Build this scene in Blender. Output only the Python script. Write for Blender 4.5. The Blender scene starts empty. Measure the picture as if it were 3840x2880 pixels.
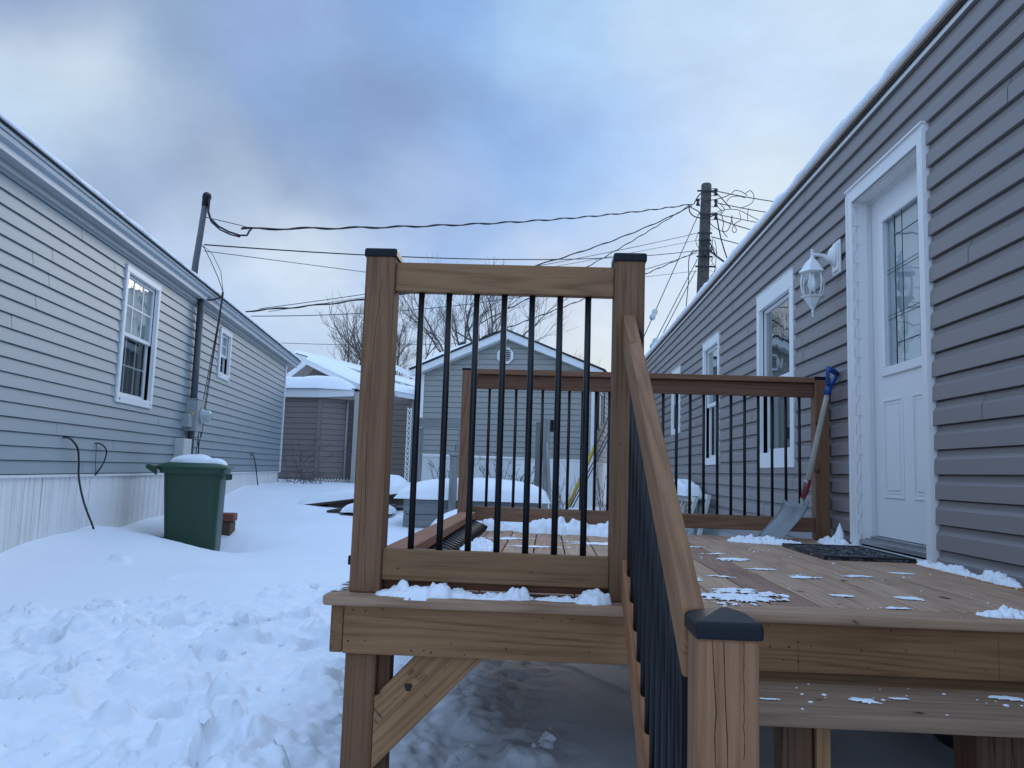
import bpy, bmesh, math, random
import numpy as np
from mathutils import Vector, Matrix

random.seed(7)
SC = bpy.context.scene
COL = SC.collection
PI = math.pi
R = math.radians

# ------------------------------------------------------------------ materials
def nodes_of(m):
    m.use_nodes = True
    nt = m.node_tree
    nt.nodes.clear()
    return nt, nt.nodes, nt.links

def N(nt, kind, **kw):
    n = nt.nodes.new(kind)
    for k, v in kw.items():
        if k in n.inputs:
            n.inputs[k].default_value = v
        else:
            setattr(n, k, v)
    return n

def math_node(nt, op, a, b=None, c=None, clamp=False):
    n = nt.nodes.new('ShaderNodeMath')
    n.operation = op
    n.use_clamp = clamp
    for i, v in enumerate((a, b, c)):
        if v is None:
            continue
        if isinstance(v, (int, float)):
            n.inputs[i].default_value = v
        else:
            nt.links.new(v, n.inputs[i])
    return n.outputs[0]

def mix_rgb(nt, fac, a, b, blend='MIX'):
    n = nt.nodes.new('ShaderNodeMix')
    n.data_type = 'RGBA'
    n.blend_type = blend
    n.clamp_factor = True
    for idx, v in ((0, fac), (6, a), (7, b)):
        if isinstance(v, (int, float)):
            n.inputs[idx].default_value = v
        elif isinstance(v, tuple):
            n.inputs[idx].default_value = (*v[:3], 1)
        else:
            nt.links.new(v, n.inputs[idx])
    return n.outputs[2]

def ramp(nt, fac, stops):
    n = nt.nodes.new('ShaderNodeValToRGB')
    cr = n.color_ramp
    while len(cr.elements) < len(stops):
        cr.elements.new(0.5)
    for e, (p, c) in zip(cr.elements, stops):
        e.position = p
        e.color = (*c, 1) if isinstance(c, tuple) else (c, c, c, 1)
    nt.links.new(fac, n.inputs[0])
    return n.outputs[0]

def tex_noise(nt, vec, scale, detail=3, rough=0.55, dist=0.0):
    n = nt.nodes.new('ShaderNodeTexNoise')
    n.inputs['Scale'].default_value = scale
    n.inputs['Detail'].default_value = detail
    n.inputs['Roughness'].default_value = rough
    n.inputs['Distortion'].default_value = dist
    if vec is not None:
        nt.links.new(vec, n.inputs['Vector'])
    return n.outputs['Fac']

def mapping(nt, vec, scale=(1, 1, 1), loc=(0, 0, 0)):
    n = nt.nodes.new('ShaderNodeMapping')
    n.inputs['Scale'].default_value = scale
    n.inputs['Location'].default_value = loc
    nt.links.new(vec, n.inputs['Vector'])
    return n.outputs[0]

def finish(nt, color, rough=0.5, metal=0.0, height=None, bump=0.2, dist=0.01, spec=0.5):
    p = nt.nodes.new('ShaderNodeBsdfPrincipled')
    for key, v in (('Base Color', color), ('Roughness', rough), ('Metallic', metal), ('Specular IOR Level', spec)):
        if isinstance(v, (int, float)):
            p.inputs[key].default_value = v
        elif isinstance(v, tuple):
            p.inputs[key].default_value = (*v[:3], 1)
        else:
            nt.links.new(v, p.inputs[key])
    if height is not None:
        b = nt.nodes.new('ShaderNodeBump')
        b.inputs['Strength'].default_value = bump
        b.inputs['Distance'].default_value = dist
        nt.links.new(height, b.inputs['Height'])
        nt.links.new(b.outputs[0], p.inputs['Normal'])
    o = nt.nodes.new('ShaderNodeOutputMaterial')
    nt.links.new(p.outputs[0], o.inputs[0])
    return p

def obj_coord(nt, offset=True):
    tc = nt.nodes.new('ShaderNodeTexCoord')
    if not offset:
        return tc.outputs['Object']
    oi = nt.nodes.new('ShaderNodeObjectInfo')
    sc = nt.nodes.new('ShaderNodeVectorMath')
    sc.operation = 'SCALE'
    sc.inputs[0].default_value = (31.0, 17.0, 23.0)
    nt.links.new(oi.outputs['Random'], sc.inputs['Scale'])
    ad = nt.nodes.new('ShaderNodeVectorMath')
    ad.operation = 'ADD'
    nt.links.new(tc.outputs['Object'], ad.inputs[0])
    nt.links.new(sc.outputs[0], ad.inputs[1])
    return ad.outputs[0]

def plain(name, col, rough=0.5, metal=0.0, var=0.12, scale=8.0, bump=0.0, bscale=60.0, spec=0.5):
    m = bpy.data.materials.new(name)
    nt, ns, ln = nodes_of(m)
    v = obj_coord(nt)
    f = tex_noise(nt, v, scale, 4)
    c = mix_rgb(nt, f, tuple(x * (1 - var) for x in col), tuple(min(1, x * (1 + var)) for x in col))
    h = tex_noise(nt, v, bscale, 3) if bump else None
    finish(nt, c, rough, metal, h, bump, 0.004, spec)
    return m

def wood(name, dark, light, knots=True, checks=False, rough=0.72):
    """Sawn lumber, grain along local X; object colour tints each board."""
    m = bpy.data.materials.new(name)
    nt, ns, ln = nodes_of(m)
    v = obj_coord(nt)
    # wandering growth rings
    low = tex_noise(nt, mapping(nt, v, (0.18, 5.0, 5.0)), 1.5, 3, 0.35, 0.1)
    ringv = math_node(nt, 'MULTIPLY', low, 120.0)
    ring = math_node(nt, 'SINE', ringv)
    ring = math_node(nt, 'MULTIPLY_ADD', ring, 0.5, 0.5)
    ring = math_node(nt, 'POWER', ring, 2.2)
    fine = tex_noise(nt, mapping(nt, v, (1.6, 60, 60)), 3.0, 5, 0.65)
    blotch = tex_noise(nt, mapping(nt, v, (1.5, 4, 4)), 1.7, 4, 0.6)
    a = math_node(nt, 'MULTIPLY', ring, 0.20)
    b = math_node(nt, 'MULTIPLY', fine, 0.74)
    s = math_node(nt, 'ADD', a, b)
    s = math_node(nt, 'MULTIPLY_ADD', blotch, 0.56, s)
    s = math_node(nt, 'SUBTRACT', s, 0.09)
    mid = tuple((d * 0.45 + l * 0.55) for d, l in zip(dark, light))
    c = ramp(nt, s, [(0.34, light), (0.66, mid), (0.95, dark)])
    if knots:
        vo = nt.nodes.new('ShaderNodeTexVoronoi')
        vo.inputs['Scale'].default_value = 1.0
        wob = nt.nodes.new('ShaderNodeTexNoise')
        wob.inputs['Scale'].default_value = 30
        nt.links.new(v, wob.inputs['Vector'])
        mv = nt.nodes.new('ShaderNodeVectorMath')
        mv.operation = 'MULTIPLY_ADD'
        mv.inputs[1].default_value = (0.15, 0.25, 0.25)
        nt.links.new(wob.outputs['Color'], mv.inputs[0])
        nt.links.new(mapping(nt, v, (4.5, 9.0, 9.0)), mv.inputs[2])
        nt.links.new(mv.outputs[0], vo.inputs['Vector'])
        sep = nt.nodes.new('ShaderNodeSeparateColor')
        nt.links.new(vo.outputs['Color'], sep.inputs[0])
        gate = math_node(nt, 'GREATER_THAN', sep.outputs[0], 0.50)
        size = math_node(nt, 'MULTIPLY_ADD', math_node(nt, 'POWER', sep.outputs[1], 3.0), 0.11, 0.035)
        core = math_node(nt, 'DIVIDE', vo.outputs['Distance'], size)
        k1 = math_node(nt, 'SUBTRACT', 1.25, core, clamp=True)
        k1 = math_node(nt, 'MULTIPLY', k1, gate)
        halo = math_node(nt, 'MULTIPLY_ADD', core, -0.4, 1.0, clamp=True)
        halo = math_node(nt, 'MULTIPLY', halo, gate)
        c = mix_rgb(nt, math_node(nt, 'MULTIPLY', halo, 0.45), c, tuple(x * 0.62 for x in dark))
        c = mix_rgb(nt, math_node(nt, 'MULTIPLY', k1, 2.2, clamp=True), c, tuple(x * 0.22 for x in dark))
    # small dark flecks and pin knots
    v2 = nt.nodes.new('ShaderNodeTexVoronoi')
    v2.inputs['Scale'].default_value = 1.0
    nt.links.new(mapping(nt, v, (13, 26, 26)), v2.inputs['Vector'])
    s2 = nt.nodes.new('ShaderNodeSeparateColor')
    nt.links.new(v2.outputs['Color'], s2.inputs[0])
    fl = math_node(nt, 'MULTIPLY', math_node(nt, 'GREATER_THAN', s2.outputs[0], 0.72), math_node(nt, 'MULTIPLY_ADD', v2.outputs['Distance'], -11.0, 1.15, clamp=True))
    c = mix_rgb(nt, math_node(nt, 'MULTIPLY', fl, 0.8), c, tuple(x * 0.3 for x in dark))
    if checks:   # drying cracks running with the grain
        cn = tex_noise(nt, mapping(nt, v, (0.22, 10, 10)), 1.3, 2, 0.5)
        ln_ = math_node(nt, 'ABSOLUTE', math_node(nt, 'SUBTRACT', cn, 0.5))
        ln_ = math_node(nt, 'MULTIPLY_ADD', ln_, -130.0, 1.0, clamp=True)
        gt = tex_noise(nt, mapping(nt, v, (1.4, 9, 9), (3, 1, 2)), 1.0, 2, 0.5)
        gt = math_node(nt, 'MULTIPLY', math_node(nt, 'SUBTRACT', gt, 0.46, clamp=True), 14.0, clamp=True)
        c = mix_rgb(nt, math_node(nt, 'MULTIPLY', math_node(nt, 'MULTIPLY', ln_, gt), 0.9), c, tuple(x * 0.18 for x in dark))
    oi = nt.nodes.new('ShaderNodeObjectInfo')
    c = mix_rgb(nt, 1.0, c, oi.outputs['Color'], 'MULTIPLY')
    hgt = math_node(nt, 'ADD', math_node(nt, 'MULTIPLY', fine, 0.6), math_node(nt, 'MULTIPLY', ring, -0.4))
    finish(nt, c, rough, 0, hgt, 0.28, 0.003, 0.3)
    return m

def snow_mat():
    m = bpy.data.materials.new('snow')
    nt, ns, ln = nodes_of(m)
    tc = nt.nodes.new('ShaderNodeTexCoord')
    geo = nt.nodes.new('ShaderNodeNewGeometry')
    v = geo.outputs['Position']
    f = tex_noise(nt, v, 2.0, 5)
    c = mix_rgb(nt, f, (0.80, 0.83, 0.87), (0.88, 0.90, 0.93))
    g = tex_noise(nt, v, 38.0, 6, 0.7)
    g2 = tex_noise(nt, v, 240.0, 2, 0.6)
    h = math_node(nt, 'MULTIPLY_ADD', g2, 0.25, g)
    p = finish(nt, c, 0.55, 0, h, 0.28, 0.018, 0.25)
    return m

def siding_mat(name, col, rough=0.42, var=0.06, grime=0.0, grime_col=(0.2, 0.2, 0.12)):
    m = bpy.data.materials.new(name)
    nt, ns, ln = nodes_of(m)
    v = obj_coord(nt, False)
    f = tex_noise(nt, mapping(nt, v, (1, 0.35, 3.0)), 1.3, 5)
    c = mix_rgb(nt, f, tuple(x * (1 - var) for x in col), tuple(x * (1 + var) for x in col))
    emb = tex_noise(nt, mapping(nt, v, (20, 14, 160)), 1.0, 4, 0.6)
    if grime:
        st = tex_noise(nt, mapping(nt, v, (1, 1.4, 1.1)), 1.4, 6, 0.65)
        sep = nt.nodes.new('ShaderNodeSeparateXYZ')
        nt.links.new(v, sep.inputs[0])
        low = math_node(nt, 'MULTIPLY_ADD', sep.outputs[2], -0.9, 1.75, clamp=True)
        fac = math_node(nt, 'SUBTRACT', st, 0.50, clamp=True)
        fac = math_node(nt, 'MULTIPLY', math_node(nt, 'MULTIPLY', fac, low), grime, clamp=True)
        c = mix_rgb(nt, fac, c, grime_col)
    finish(nt, c, rough, 0, emb, 0.05, 0.003, 0.4)
    return m

def skirt_mat():
    m = bpy.data.materials.new('skirting_paint')
    nt, ns, ln = nodes_of(m)
    v = obj_coord(nt, False)
    st = tex_noise(nt, mapping(nt, v, (3, 26, 0.9)), 1.0, 5, 0.7)
    big = tex_noise(nt, mapping(nt, v, (1, 0.9, 1.2)), 1.1, 3, 0.6)
    a = math_node(nt, 'MULTIPLY', math_node(nt, 'SUBTRACT', st, 0.45, clamp=True), 2.6)
    b = math_node(nt, 'MULTIPLY', math_node(nt, 'SUBTRACT', big, 0.36, clamp=True), 3.2)
    fac = math_node(nt, 'MULTIPLY', a, b, clamp=True)
    c = mix_rgb(nt, math_node(nt, 'MULTIPLY', fac, 0.85), (0.78, 0.77, 0.75), (0.27, 0.26, 0.19))
    finish(nt, c, 0.55, 0, st, 0.05, 0.003, 0.35)
    return m

def glass_mat(name, tint=(0.78, 0.82, 0.82), base=0.02, gain=1.0):
    m = bpy.data.materials.new(name)
    nt, ns, ln = nodes_of(m)
    tr = nt.nodes.new('ShaderNodeBsdfTransparent')
    tr.inputs[0].default_value = (*tint, 1)
    gl = nt.nodes.new('ShaderNodeBsdfGlossy')
    gl.inputs['Roughness'].default_value = 0.015
    gl.inputs['Color'].default_value = (0.9, 0.92, 0.93, 1)
    tc = nt.nodes.new('ShaderNodeTexCoord')
    w = tex_noise(nt, tc.outputs['Object'], 3.2, 2)
    bp = nt.nodes.new('ShaderNodeBump')
    bp.inputs['Strength'].default_value = 0.06
    bp.inputs['Distance'].default_value = 0.02
    nt.links.new(w, bp.inputs['Height'])
    nt.links.new(bp.outputs[0], gl.inputs['Normal'])
    fr = nt.nodes.new('ShaderNodeFresnel')
    fr.inputs['IOR'].default_value = 1.7
    f = math_node(nt, 'MULTIPLY_ADD', fr.outputs[0], gain, base, clamp=True)
    gm = nt.nodes.new('ShaderNodeNewGeometry')
    f = math_node(nt, 'MULTIPLY', f, math_node(nt, 'SUBTRACT', 1.0, gm.outputs['Backfacing']))
    mx = nt.nodes.new('ShaderNodeMixShader')
    nt.links.new(f, mx.inputs[0])
    nt.links.new(tr.outputs[0], mx.inputs[1])
    nt.links.new(gl.outputs[0], mx.inputs[2])
    o = nt.nodes.new('ShaderNodeOutputMaterial')
    nt.links.new(mx.outputs[0], o.inputs[0])
    return m

def flaked(name, base, paint, rough, metal):
    m = bpy.data.materials.new(name)
    nt, ns, ln = nodes_of(m)
    v = obj_coord(nt, False)
    a = tex_noise(nt, v, 22.0, 5, 0.7)
    b = tex_noise(nt, v, 7.0, 3, 0.6)
    k = math_node(nt, 'GREATER_THAN', math_node(nt, 'MULTIPLY_ADD', b, 0.6, a), paint[1])
    sc = tex_noise(nt, mapping(nt, v, (4, 60, 30)), 2.0, 4, 0.7)
    c0 = mix_rgb(nt, sc, tuple(x * 0.7 for x in base), tuple(min(1, x * 1.2) for x in base))
    c = mix_rgb(nt, k, c0, paint[0])
    finish(nt, c, rough, metal, a, 0.15, 0.003)
    return m

def mat_rubber():
    m = bpy.data.materials.new('mat_rubber')
    nt, ns, ln = nodes_of(m)
    v = obj_coord(nt, False)
    w = nt.nodes.new('ShaderNodeTexWave')
    w.wave_type = 'RINGS'
    w.inputs['Scale'].default_value = 7
    w.inputs['Distortion'].default_value = 14
    w.inputs['Detail'].default_value = 1
    nt.links.new(v, w.inputs['Vector'])
    f = ramp(nt, w.outputs['Fac'], [(0.35, 0.0), (0.6, 1.0)])
    d = tex_noise(nt, v, 40, 3)
    dirt = math_node(nt, 'MULTIPLY', math_node(nt, 'SUBTRACT', d, 0.57, clamp=True), 9.0, clamp=True)
    c = mix_rgb(nt, f, (0.004, 0.004, 0.005), (0.045, 0.045, 0.048))
    c = mix_rgb(nt, dirt, c, (0.25, 0.26, 0.28))
    finish(nt, c, 0.5, 0, f, 0.9, 0.006)
    return m

M = {}
M['snow'] = snow_mat()
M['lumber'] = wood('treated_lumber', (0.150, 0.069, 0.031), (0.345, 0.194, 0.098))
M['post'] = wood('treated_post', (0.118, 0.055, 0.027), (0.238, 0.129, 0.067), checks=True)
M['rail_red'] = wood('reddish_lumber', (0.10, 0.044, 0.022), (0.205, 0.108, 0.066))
M['deck'] = wood('deck_board_wood', (0.24, 0.145, 0.098), (0.50, 0.355, 0.255))
M['grey_wood'] = wood('weathered_wood', (0.13, 0.125, 0.115), (0.34, 0.335, 0.315), knots=False)
M['pole_wood'] = wood('pole_wood', (0.035, 0.031, 0.027), (0.11, 0.098, 0.084), knots=False)
M['handle_wood'] = wood('worn_handle', (0.17, 0.145, 0.12), (0.42, 0.38, 0.33), knots=False)
M['black_metal'] = plain('black_powder_coat', (0.0045, 0.005, 0.007), 0.36, 0.0, 0.15, 30, 0.03, 400, 0.32)
M['black_plastic'] = plain('black_plastic', (0.0055, 0.007, 0.010), 0.42, 0, 0.15, 20, 0.05, 250, 0.2)
M['cable'] = plain('cable_rubber', (0.012, 0.012, 0.014), 0.6)
M['thin_cable'] = plain('grey_wire', (0.07, 0.075, 0.085), 0.6)
M['grey_siding'] = siding_mat('taupe_vinyl', (0.240, 0.214, 0.208))
M['pale_siding'] = siding_mat('pale_vinyl', (0.255, 0.308, 0.328), 0.45, 0.05, 0.9, (0.33, 0.31, 0.20))
M['house_siding'] = siding_mat('stone_vinyl', (0.29, 0.29, 0.265))
M['shed_siding'] = siding_mat('mauve_vinyl', (0.225, 0.185, 0.172))
M['shed_light'] = siding_mat('shed_light_vinyl', (0.40, 0.38, 0.35))
M['brown_siding'] = siding_mat('brown_vinyl', (0.135, 0.108, 0.085))
M['white'] = plain('white_vinyl', (0.76, 0.76, 0.75), 0.38, 0, 0.03, 3)
M['eave_metal'] = plain('eave_metal', (0.40, 0.45, 0.48), 0.42, 0, 0.08, 6)
M['mast_metal'] = plain('mast_metal', (0.075, 0.082, 0.095), 0.5, 0.25, 0.3, 9)
M['white_metal'] = plain('white_painted_metal', (0.74, 0.75, 0.75), 0.35, 0, 0.06, 12, 0.05, 90)
M['door_white'] = plain('white_door_paint', (0.77, 0.77, 0.77), 0.42, 0, 0.03, 2, 0.03, 120)
M['old_white'] = siding_mat('old_white_trim', (0.52, 0.52, 0.49), 0.5, 0.08, 0.5)
M['skirt'] = skirt_mat()
M['grey_skirt'] = siding_mat('grey_skirt', (0.42, 0.42, 0.42), 0.5)
M['shingle'] = plain('shingle', (0.03, 0.028, 0.027), 0.9, 0, 0.3, 20)
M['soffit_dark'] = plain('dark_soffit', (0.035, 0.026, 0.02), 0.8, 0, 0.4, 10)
M['tan_metal'] = plain('tan_drip_edge', (0.40, 0.31, 0.24), 0.4)
M['glass'] = glass_mat('window_glass')
M['side_glass'] = glass_mat('grazing_window_glass', gain=1.45)
M['door_glass'] = glass_mat('door_lite_glass', (0.9, 0.93, 0.93), 0.10, 1.25)
M['lamp_glass'] = glass_mat('lamp_glass', (0.93, 0.95, 0.95), 0.05)
M['room'] = plain('dark_room', (0.035, 0.04, 0.045), 0.9, 0, 0.3, 2)
M['blind'] = plain('pale_blind', (0.66, 0.68, 0.68), 0.8, 0, 0.06, 5)
M['curtain'] = plain('grey_curtain', (0.13, 0.14, 0.15), 0.9, 0, 0.3, 6)
M['frost'] = plain('frosted_glass', (0.42, 0.50, 0.53), 0.2, 0, 0.05, 3, 0.02, 200, 0.9)
M['came'] = plain('lead_came', (0.03, 0.03, 0.035), 0.4, 0.6)
M['steel'] = plain('galvanised_steel', (0.25, 0.26, 0.27), 0.5, 0.55, 0.2, 12)
M['meter_grey'] = plain('meter_grey', (0.33, 0.35, 0.345), 0.5, 0.1, 0.12, 10)
M['alu'] = plain('aluminium', (0.55, 0.56, 0.57), 0.4, 0.7, 0.1, 10)
M['sill_metal'] = plain('threshold_metal', (0.36, 0.36, 0.37), 0.38, 0.7, 0.25, 20)
M['scoop'] = flaked('scoop_metal', (0.27, 0.29, 0.30), ((0.15, 0.016, 0.02), 0.96), 0.55, 0.5)
M['socket'] = flaked('red_flaked_socket', (0.40, 0.40, 0.40), ((0.15, 0.016, 0.016), 0.78), 0.6, 0.2)
M['blue'] = plain('blue_plastic', (0.005, 0.055, 0.25), 0.42, 0, 0.1, 20)
M['bin_green'] = plain('bin_green', (0.0095, 0.044, 0.020), 0.42, 0, 0.12, 6, 0.04, 160)
M['bin_lid'] = plain('bin_lid_green', (0.014, 0.056, 0.024), 0.4, 0, 0.12, 6, 0.04, 160)
M['rubber'] = plain('rubber', (0.012, 0.012, 0.013), 0.7)
M['doormat'] = mat_rubber()
M['bark'] = plain('bark', (0.085, 0.072, 0.062), 0.9, 0, 0.3, 6)
M['twig'] = plain('twig', (0.11, 0.092, 0.082), 0.9, 0, 0.3, 9)
M['brick'] = plain('brick_red', (0.24, 0.075, 0.045), 0.85, 0, 0.25, 20, 0.3, 60)
M['brick_brown'] = plain('brick_brown', (0.12, 0.07, 0.05), 0.85, 0, 0.25, 20, 0.3, 60)
M['yellow'] = plain('yellow_plastic', (0.50, 0.33, 0.035), 0.45)
M['tan_wood'] = plain('tan_guard', (0.25, 0.18, 0.10), 0.6)
M['porcelain'] = plain('glazed_insulator', (0.36, 0.42, 0.42), 0.2)
M['bulb'] = plain('bulb_glass', (0.82, 0.83, 0.80), 0.25)
M['ink'] = plain('lumber_ink', (0.06, 0.045, 0.03), 0.9)
M['knot'] = plain('knot_dark', (0.018, 0.011, 0.007), 0.8)
M['screw'] = plain('screw_head', (0.05, 0.04, 0.03), 0.6, 0.4)
M['plywood'] = plain('wet_plywood', (0.05, 0.038, 0.028), 0.85, 0, 0.4, 6)

# ------------------------------------------------------------------ helpers
WM = {}

def wm(o):
    return WM.get(o.name, Matrix.Identity(4)) if o else Matrix.Identity(4)

def tag(o, label=None, cat=None, group=None, kind=None):
    if label: o['label'] = label
    if cat: o['category'] = cat
    if group: o['group'] = group
    if kind: o['kind'] = kind
    return o

def thing(name, label, cat, loc=(0, 0, 0), rz=0.0, group=None):
    o = bpy.data.objects.new(name, None)
    o.empty_display_size = 0.1
    COL.objects.link(o)
    m = Matrix.Translation(loc) @ Matrix.Rotation(rz, 4, 'Z')
    o.matrix_basis = m
    WM[o.name] = m
    return tag(o, label, cat, group)

class MB:
    def __init__(s):
        s.v, s.f, s.smooth = [], [], []
    def add(s, vs, fs, smooth=False):
        b = len(s.v)
        s.v += [tuple(p) for p in vs]
        s.f += [tuple(b + i for i in f) for f in fs]
        s.smooth += [smooth] * len(fs)
        return s
    def box(s, lo, hi, mat=None):
        x0, y0, z0 = lo; x1, y1, z1 = hi
        vs = [(x0,y0,z0),(x1,y0,z0),(x1,y1,z0),(x0,y1,z0),(x0,y0,z1),(x1,y0,z1),(x1,y1,z1),(x0,y1,z1)]
        if mat is not None:
            vs = [tuple(mat @ Vector(p)) for p in vs]
        return s.add(vs, [(0,3,2,1),(4,5,6,7),(0,1,5,4),(1,2,6,5),(2,3,7,6),(3,0,4,7)])
    def prism(s, poly, axis_vec, origin=(0,0,0)):
        """poly: 3D points; extruded along axis_vec"""
        n = len(poly)
        a = [Vector(p) for p in poly]
        b = [p + Vector(axis_vec) for p in a]
        fs = [tuple(range(n)), tuple(range(2*n-1, n-1, -1))]
        fs += [(i, n+i, n+(i+1) % n, (i+1) % n) for i in range(n)]
        return s.add(a + b, fs)
    def tube(s, pts, rad, seg=6, cap=True):
        pts = [Vector(p) for p in pts]
        n = len(pts)
        rads = rad if isinstance(rad, (list, tuple)) else [rad] * n
        vs, fs = [], []
        ref = None
        for i, p in enumerate(pts):
            t = (pts[min(i+1, n-1)] - pts[max(i-1, 0)])
            if t.length < 1e-9: t = Vector((0, 0, 1))
            t.normalize()
            if ref is None:
                ref = Vector((1, 0, 0)) if abs(t.x) < 0.8 else Vector((0, 1, 0))
            u = (ref - t * ref.dot(t))
            if u.length < 1e-6:
                u = t.orthogonal()
            u.normalize(); w = t.cross(u); ref = u
            for k in range(seg):
                a = 2 * PI * k / seg
                vs.append(p + (u * math.cos(a) + w * math.sin(a)) * rads[i])
        for i in range(n - 1):
            for k in range(seg):
                k2 = (k + 1) % seg
                fs.append((i*seg+k, i*seg+k2, (i+1)*seg+k2, (i+1)*seg+k))
        s.add(vs, fs, True)
        if cap:
            b = len(s.v) - len(vs)
            s.f.append(tuple(b + k for k in range(seg))[::-1]); s.smooth.append(False)
            s.f.append(tuple(b + (n-1)*seg + k for k in range(seg))); s.smooth.append(False)
        return s
    def lathe(s, prof, seg=16, center=(0, 0, 0), square=False, rot=0.0, smooth=True):
        vs, fs = [], []
        cx, cy, cz = center
        for r, z in prof:
            for k in range(seg):
                a = 2 * PI * k / seg + rot
                vs.append((cx + r * math.cos(a), cy + r * math.sin(a), cz + z))
        for i in range(len(prof) - 1):
            for k in range(seg):
                k2 = (k + 1) % seg
                fs.append((i*seg+k, i*seg+k2, (i+1)*seg+k2, (i+1)*seg+k))
        fs.append(tuple(range(seg))[::-1])
        fs.append(tuple((len(prof)-1)*seg + k for k in range(seg)))
        return s.add(vs, fs, smooth)
    def build(s, name, mat, parent=None, world=None, bevel=0.0, bseg=2, smooth=None):
        me = bpy.data.meshes.new(name)
        me.from_pydata([tuple(p) for p in s.v], [], s.f)
        for p, sm in zip(me.polygons, s.smooth):
            p.use_smooth = sm if smooth is None else smooth
        if bevel:
            bm = bmesh.new(); bm.from_mesh(me)
            es = [e for e in bm.edges if len(e.link_faces) == 2 and e.calc_face_angle(0) > 0.5]
            bmesh.ops.bevel(bm, geom=es, offset=bevel, segments=bseg, affect='EDGES', profile=0.5, clamp_overlap=True)
            bm.to_mesh(me); bm.free()
        me.update()
        bm = bmesh.new(); bm.from_mesh(me)
        bmesh.ops.recalc_face_normals(bm, faces=bm.faces[:])
        bm.to_mesh(me); bm.free()
        if isinstance(mat, (list, tuple)):
            for mm in mat: me.materials.append(mm)
        else:
            me.materials.append(mat)
        o = bpy.data.objects.new(name, me)
        COL.objects.link(o)
        place(o, parent, world)
        return o

def place(o, parent=None, local=None):
    """local: matrix in the parent's space (world space when there is no parent)."""
    local = local if local is not None else Matrix.Identity(4)
    if parent is not None:
        o.parent = parent
        WM[o.name] = wm(parent) @ local
    else:
        WM[o.name] = local
    o.matrix_basis = local
    return o

def to_local(parent, world):
    return wm(parent).inverted() @ world

def copy_obj(o, parent, local):
    c = o.copy()
    COL.objects.link(c)
    c.parent = None
    return place(c, parent, local)

def frame(a, b, up=(0, 0, 1)):
    """matrix: origin at a, X from a to b, Z near up"""
    a, b, up = Vector(a), Vector(b), Vector(up)
    x = (b - a).normalized()
    z = (up - x * up.dot(x)).normalized()
    y = z.cross(x)
    m = Matrix((x, y, z)).transposed().to_4x4()
    m.translation = a
    return m

def board(name, parent, a, b, w, t, mat, up=(0, 0, 1), bevel=0.004, tint=None, label=None):
    """sawn board from a to b (world space, on its centre line); t along up, w across."""
    L = (Vector(b) - Vector(a)).length
    mb = MB().box((0, -w/2, -t/2), (L, w/2, t/2))
    o = mb.build(name, mat, parent, to_local(parent, frame(a, b, up)), bevel)
    k = random.uniform(0.86, 1.1)
    g = random.uniform(-0.04, 0.04)
    o.color = (*(tint or (k * (1 + g), k, k * (1 - g))), 1)
    if label: o['label'] = label
    return o

def plate(name, parent, poly_world, thick_vec, mat, xdir, bevel=0.0, tint=None):
    """flat piece with a free outline; grain along xdir."""
    o0 = Vector(poly_world[0])
    fm = frame(o0, o0 + Vector(xdir), thick_vec)
    inv = fm.inverted()
    pts = [inv @ Vector(p) for p in poly_world]
    tv = inv.to_3x3() @ Vector(thick_vec)
    o = MB().prism(pts, tv).build(name, mat, parent, to_local(parent, fm), bevel)
    o.color = (*(tint or (1, 1, 1)), 1)
    return o

# numpy value noise
_rng = np.random.RandomState(11)
_TAB = _rng.rand(256, 256)
def vnoise(x, y):
    xi = np.floor(x).astype(int); yi = np.floor(y).astype(int)
    fx = x - xi; fy = y - yi
    fx = fx*fx*fx*(fx*(fx*6-15)+10); fy = fy*fy*fy*(fy*(fy*6-15)+10)
    a = _TAB[xi % 256, yi % 256]; b = _TAB[(xi+1) % 256, yi % 256]
    c = _TAB[xi % 256, (yi+1) % 256]; d = _TAB[(xi+1) % 256, (yi+1) % 256]
    return (a*(1-fx)+b*fx)*(1-fy) + (c*(1-fx)+d*fx)*fy
def fbm(x, y, o=4, g=0.5):
    s = 0; a = 1; t = 0
    for i in range(o):
        s = s + a * vnoise(x + 17.3*i, y - 9.1*i); t += a
        a *= g; x = x*2.03; y = y*2.03
    return s / t
def sst(e0, e1, x):
    t = np.clip((x - e0) / (e1 - e0), 0, 1)
    return t*t*(3-2*t)

def grid_mesh(X, Y, Z, name, mat, parent=None, local=None, keep=None, flip=False, **tags):
    ny, nx = X.shape
    me = bpy.data.meshes.new(name)
    idx = np.arange(nx*ny).reshape(ny, nx)
    q = np.stack([idx[:-1, :-1], idx[:-1, 1:], idx[1:, 1:], idx[1:, :-1]], -1).reshape(-1, 4)
    if keep is not None:
        q = q[keep.reshape(-1)]
    co = np.stack([X, Y, Z], -1).reshape(-1, 3)
    used = np.unique(q)
    remap = -np.ones(nx*ny, int); remap[used] = np.arange(len(used))
    me.from_pydata(co[used].tolist(), [], remap[q].tolist())
    me.polygons.foreach_set('use_smooth', [True] * len(me.polygons))
    me.update()
    me.materials.append(mat)
    o = bpy.data.objects.new(name, me)
    COL.objects.link(o)
    place(o, parent, local)
    return o

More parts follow.
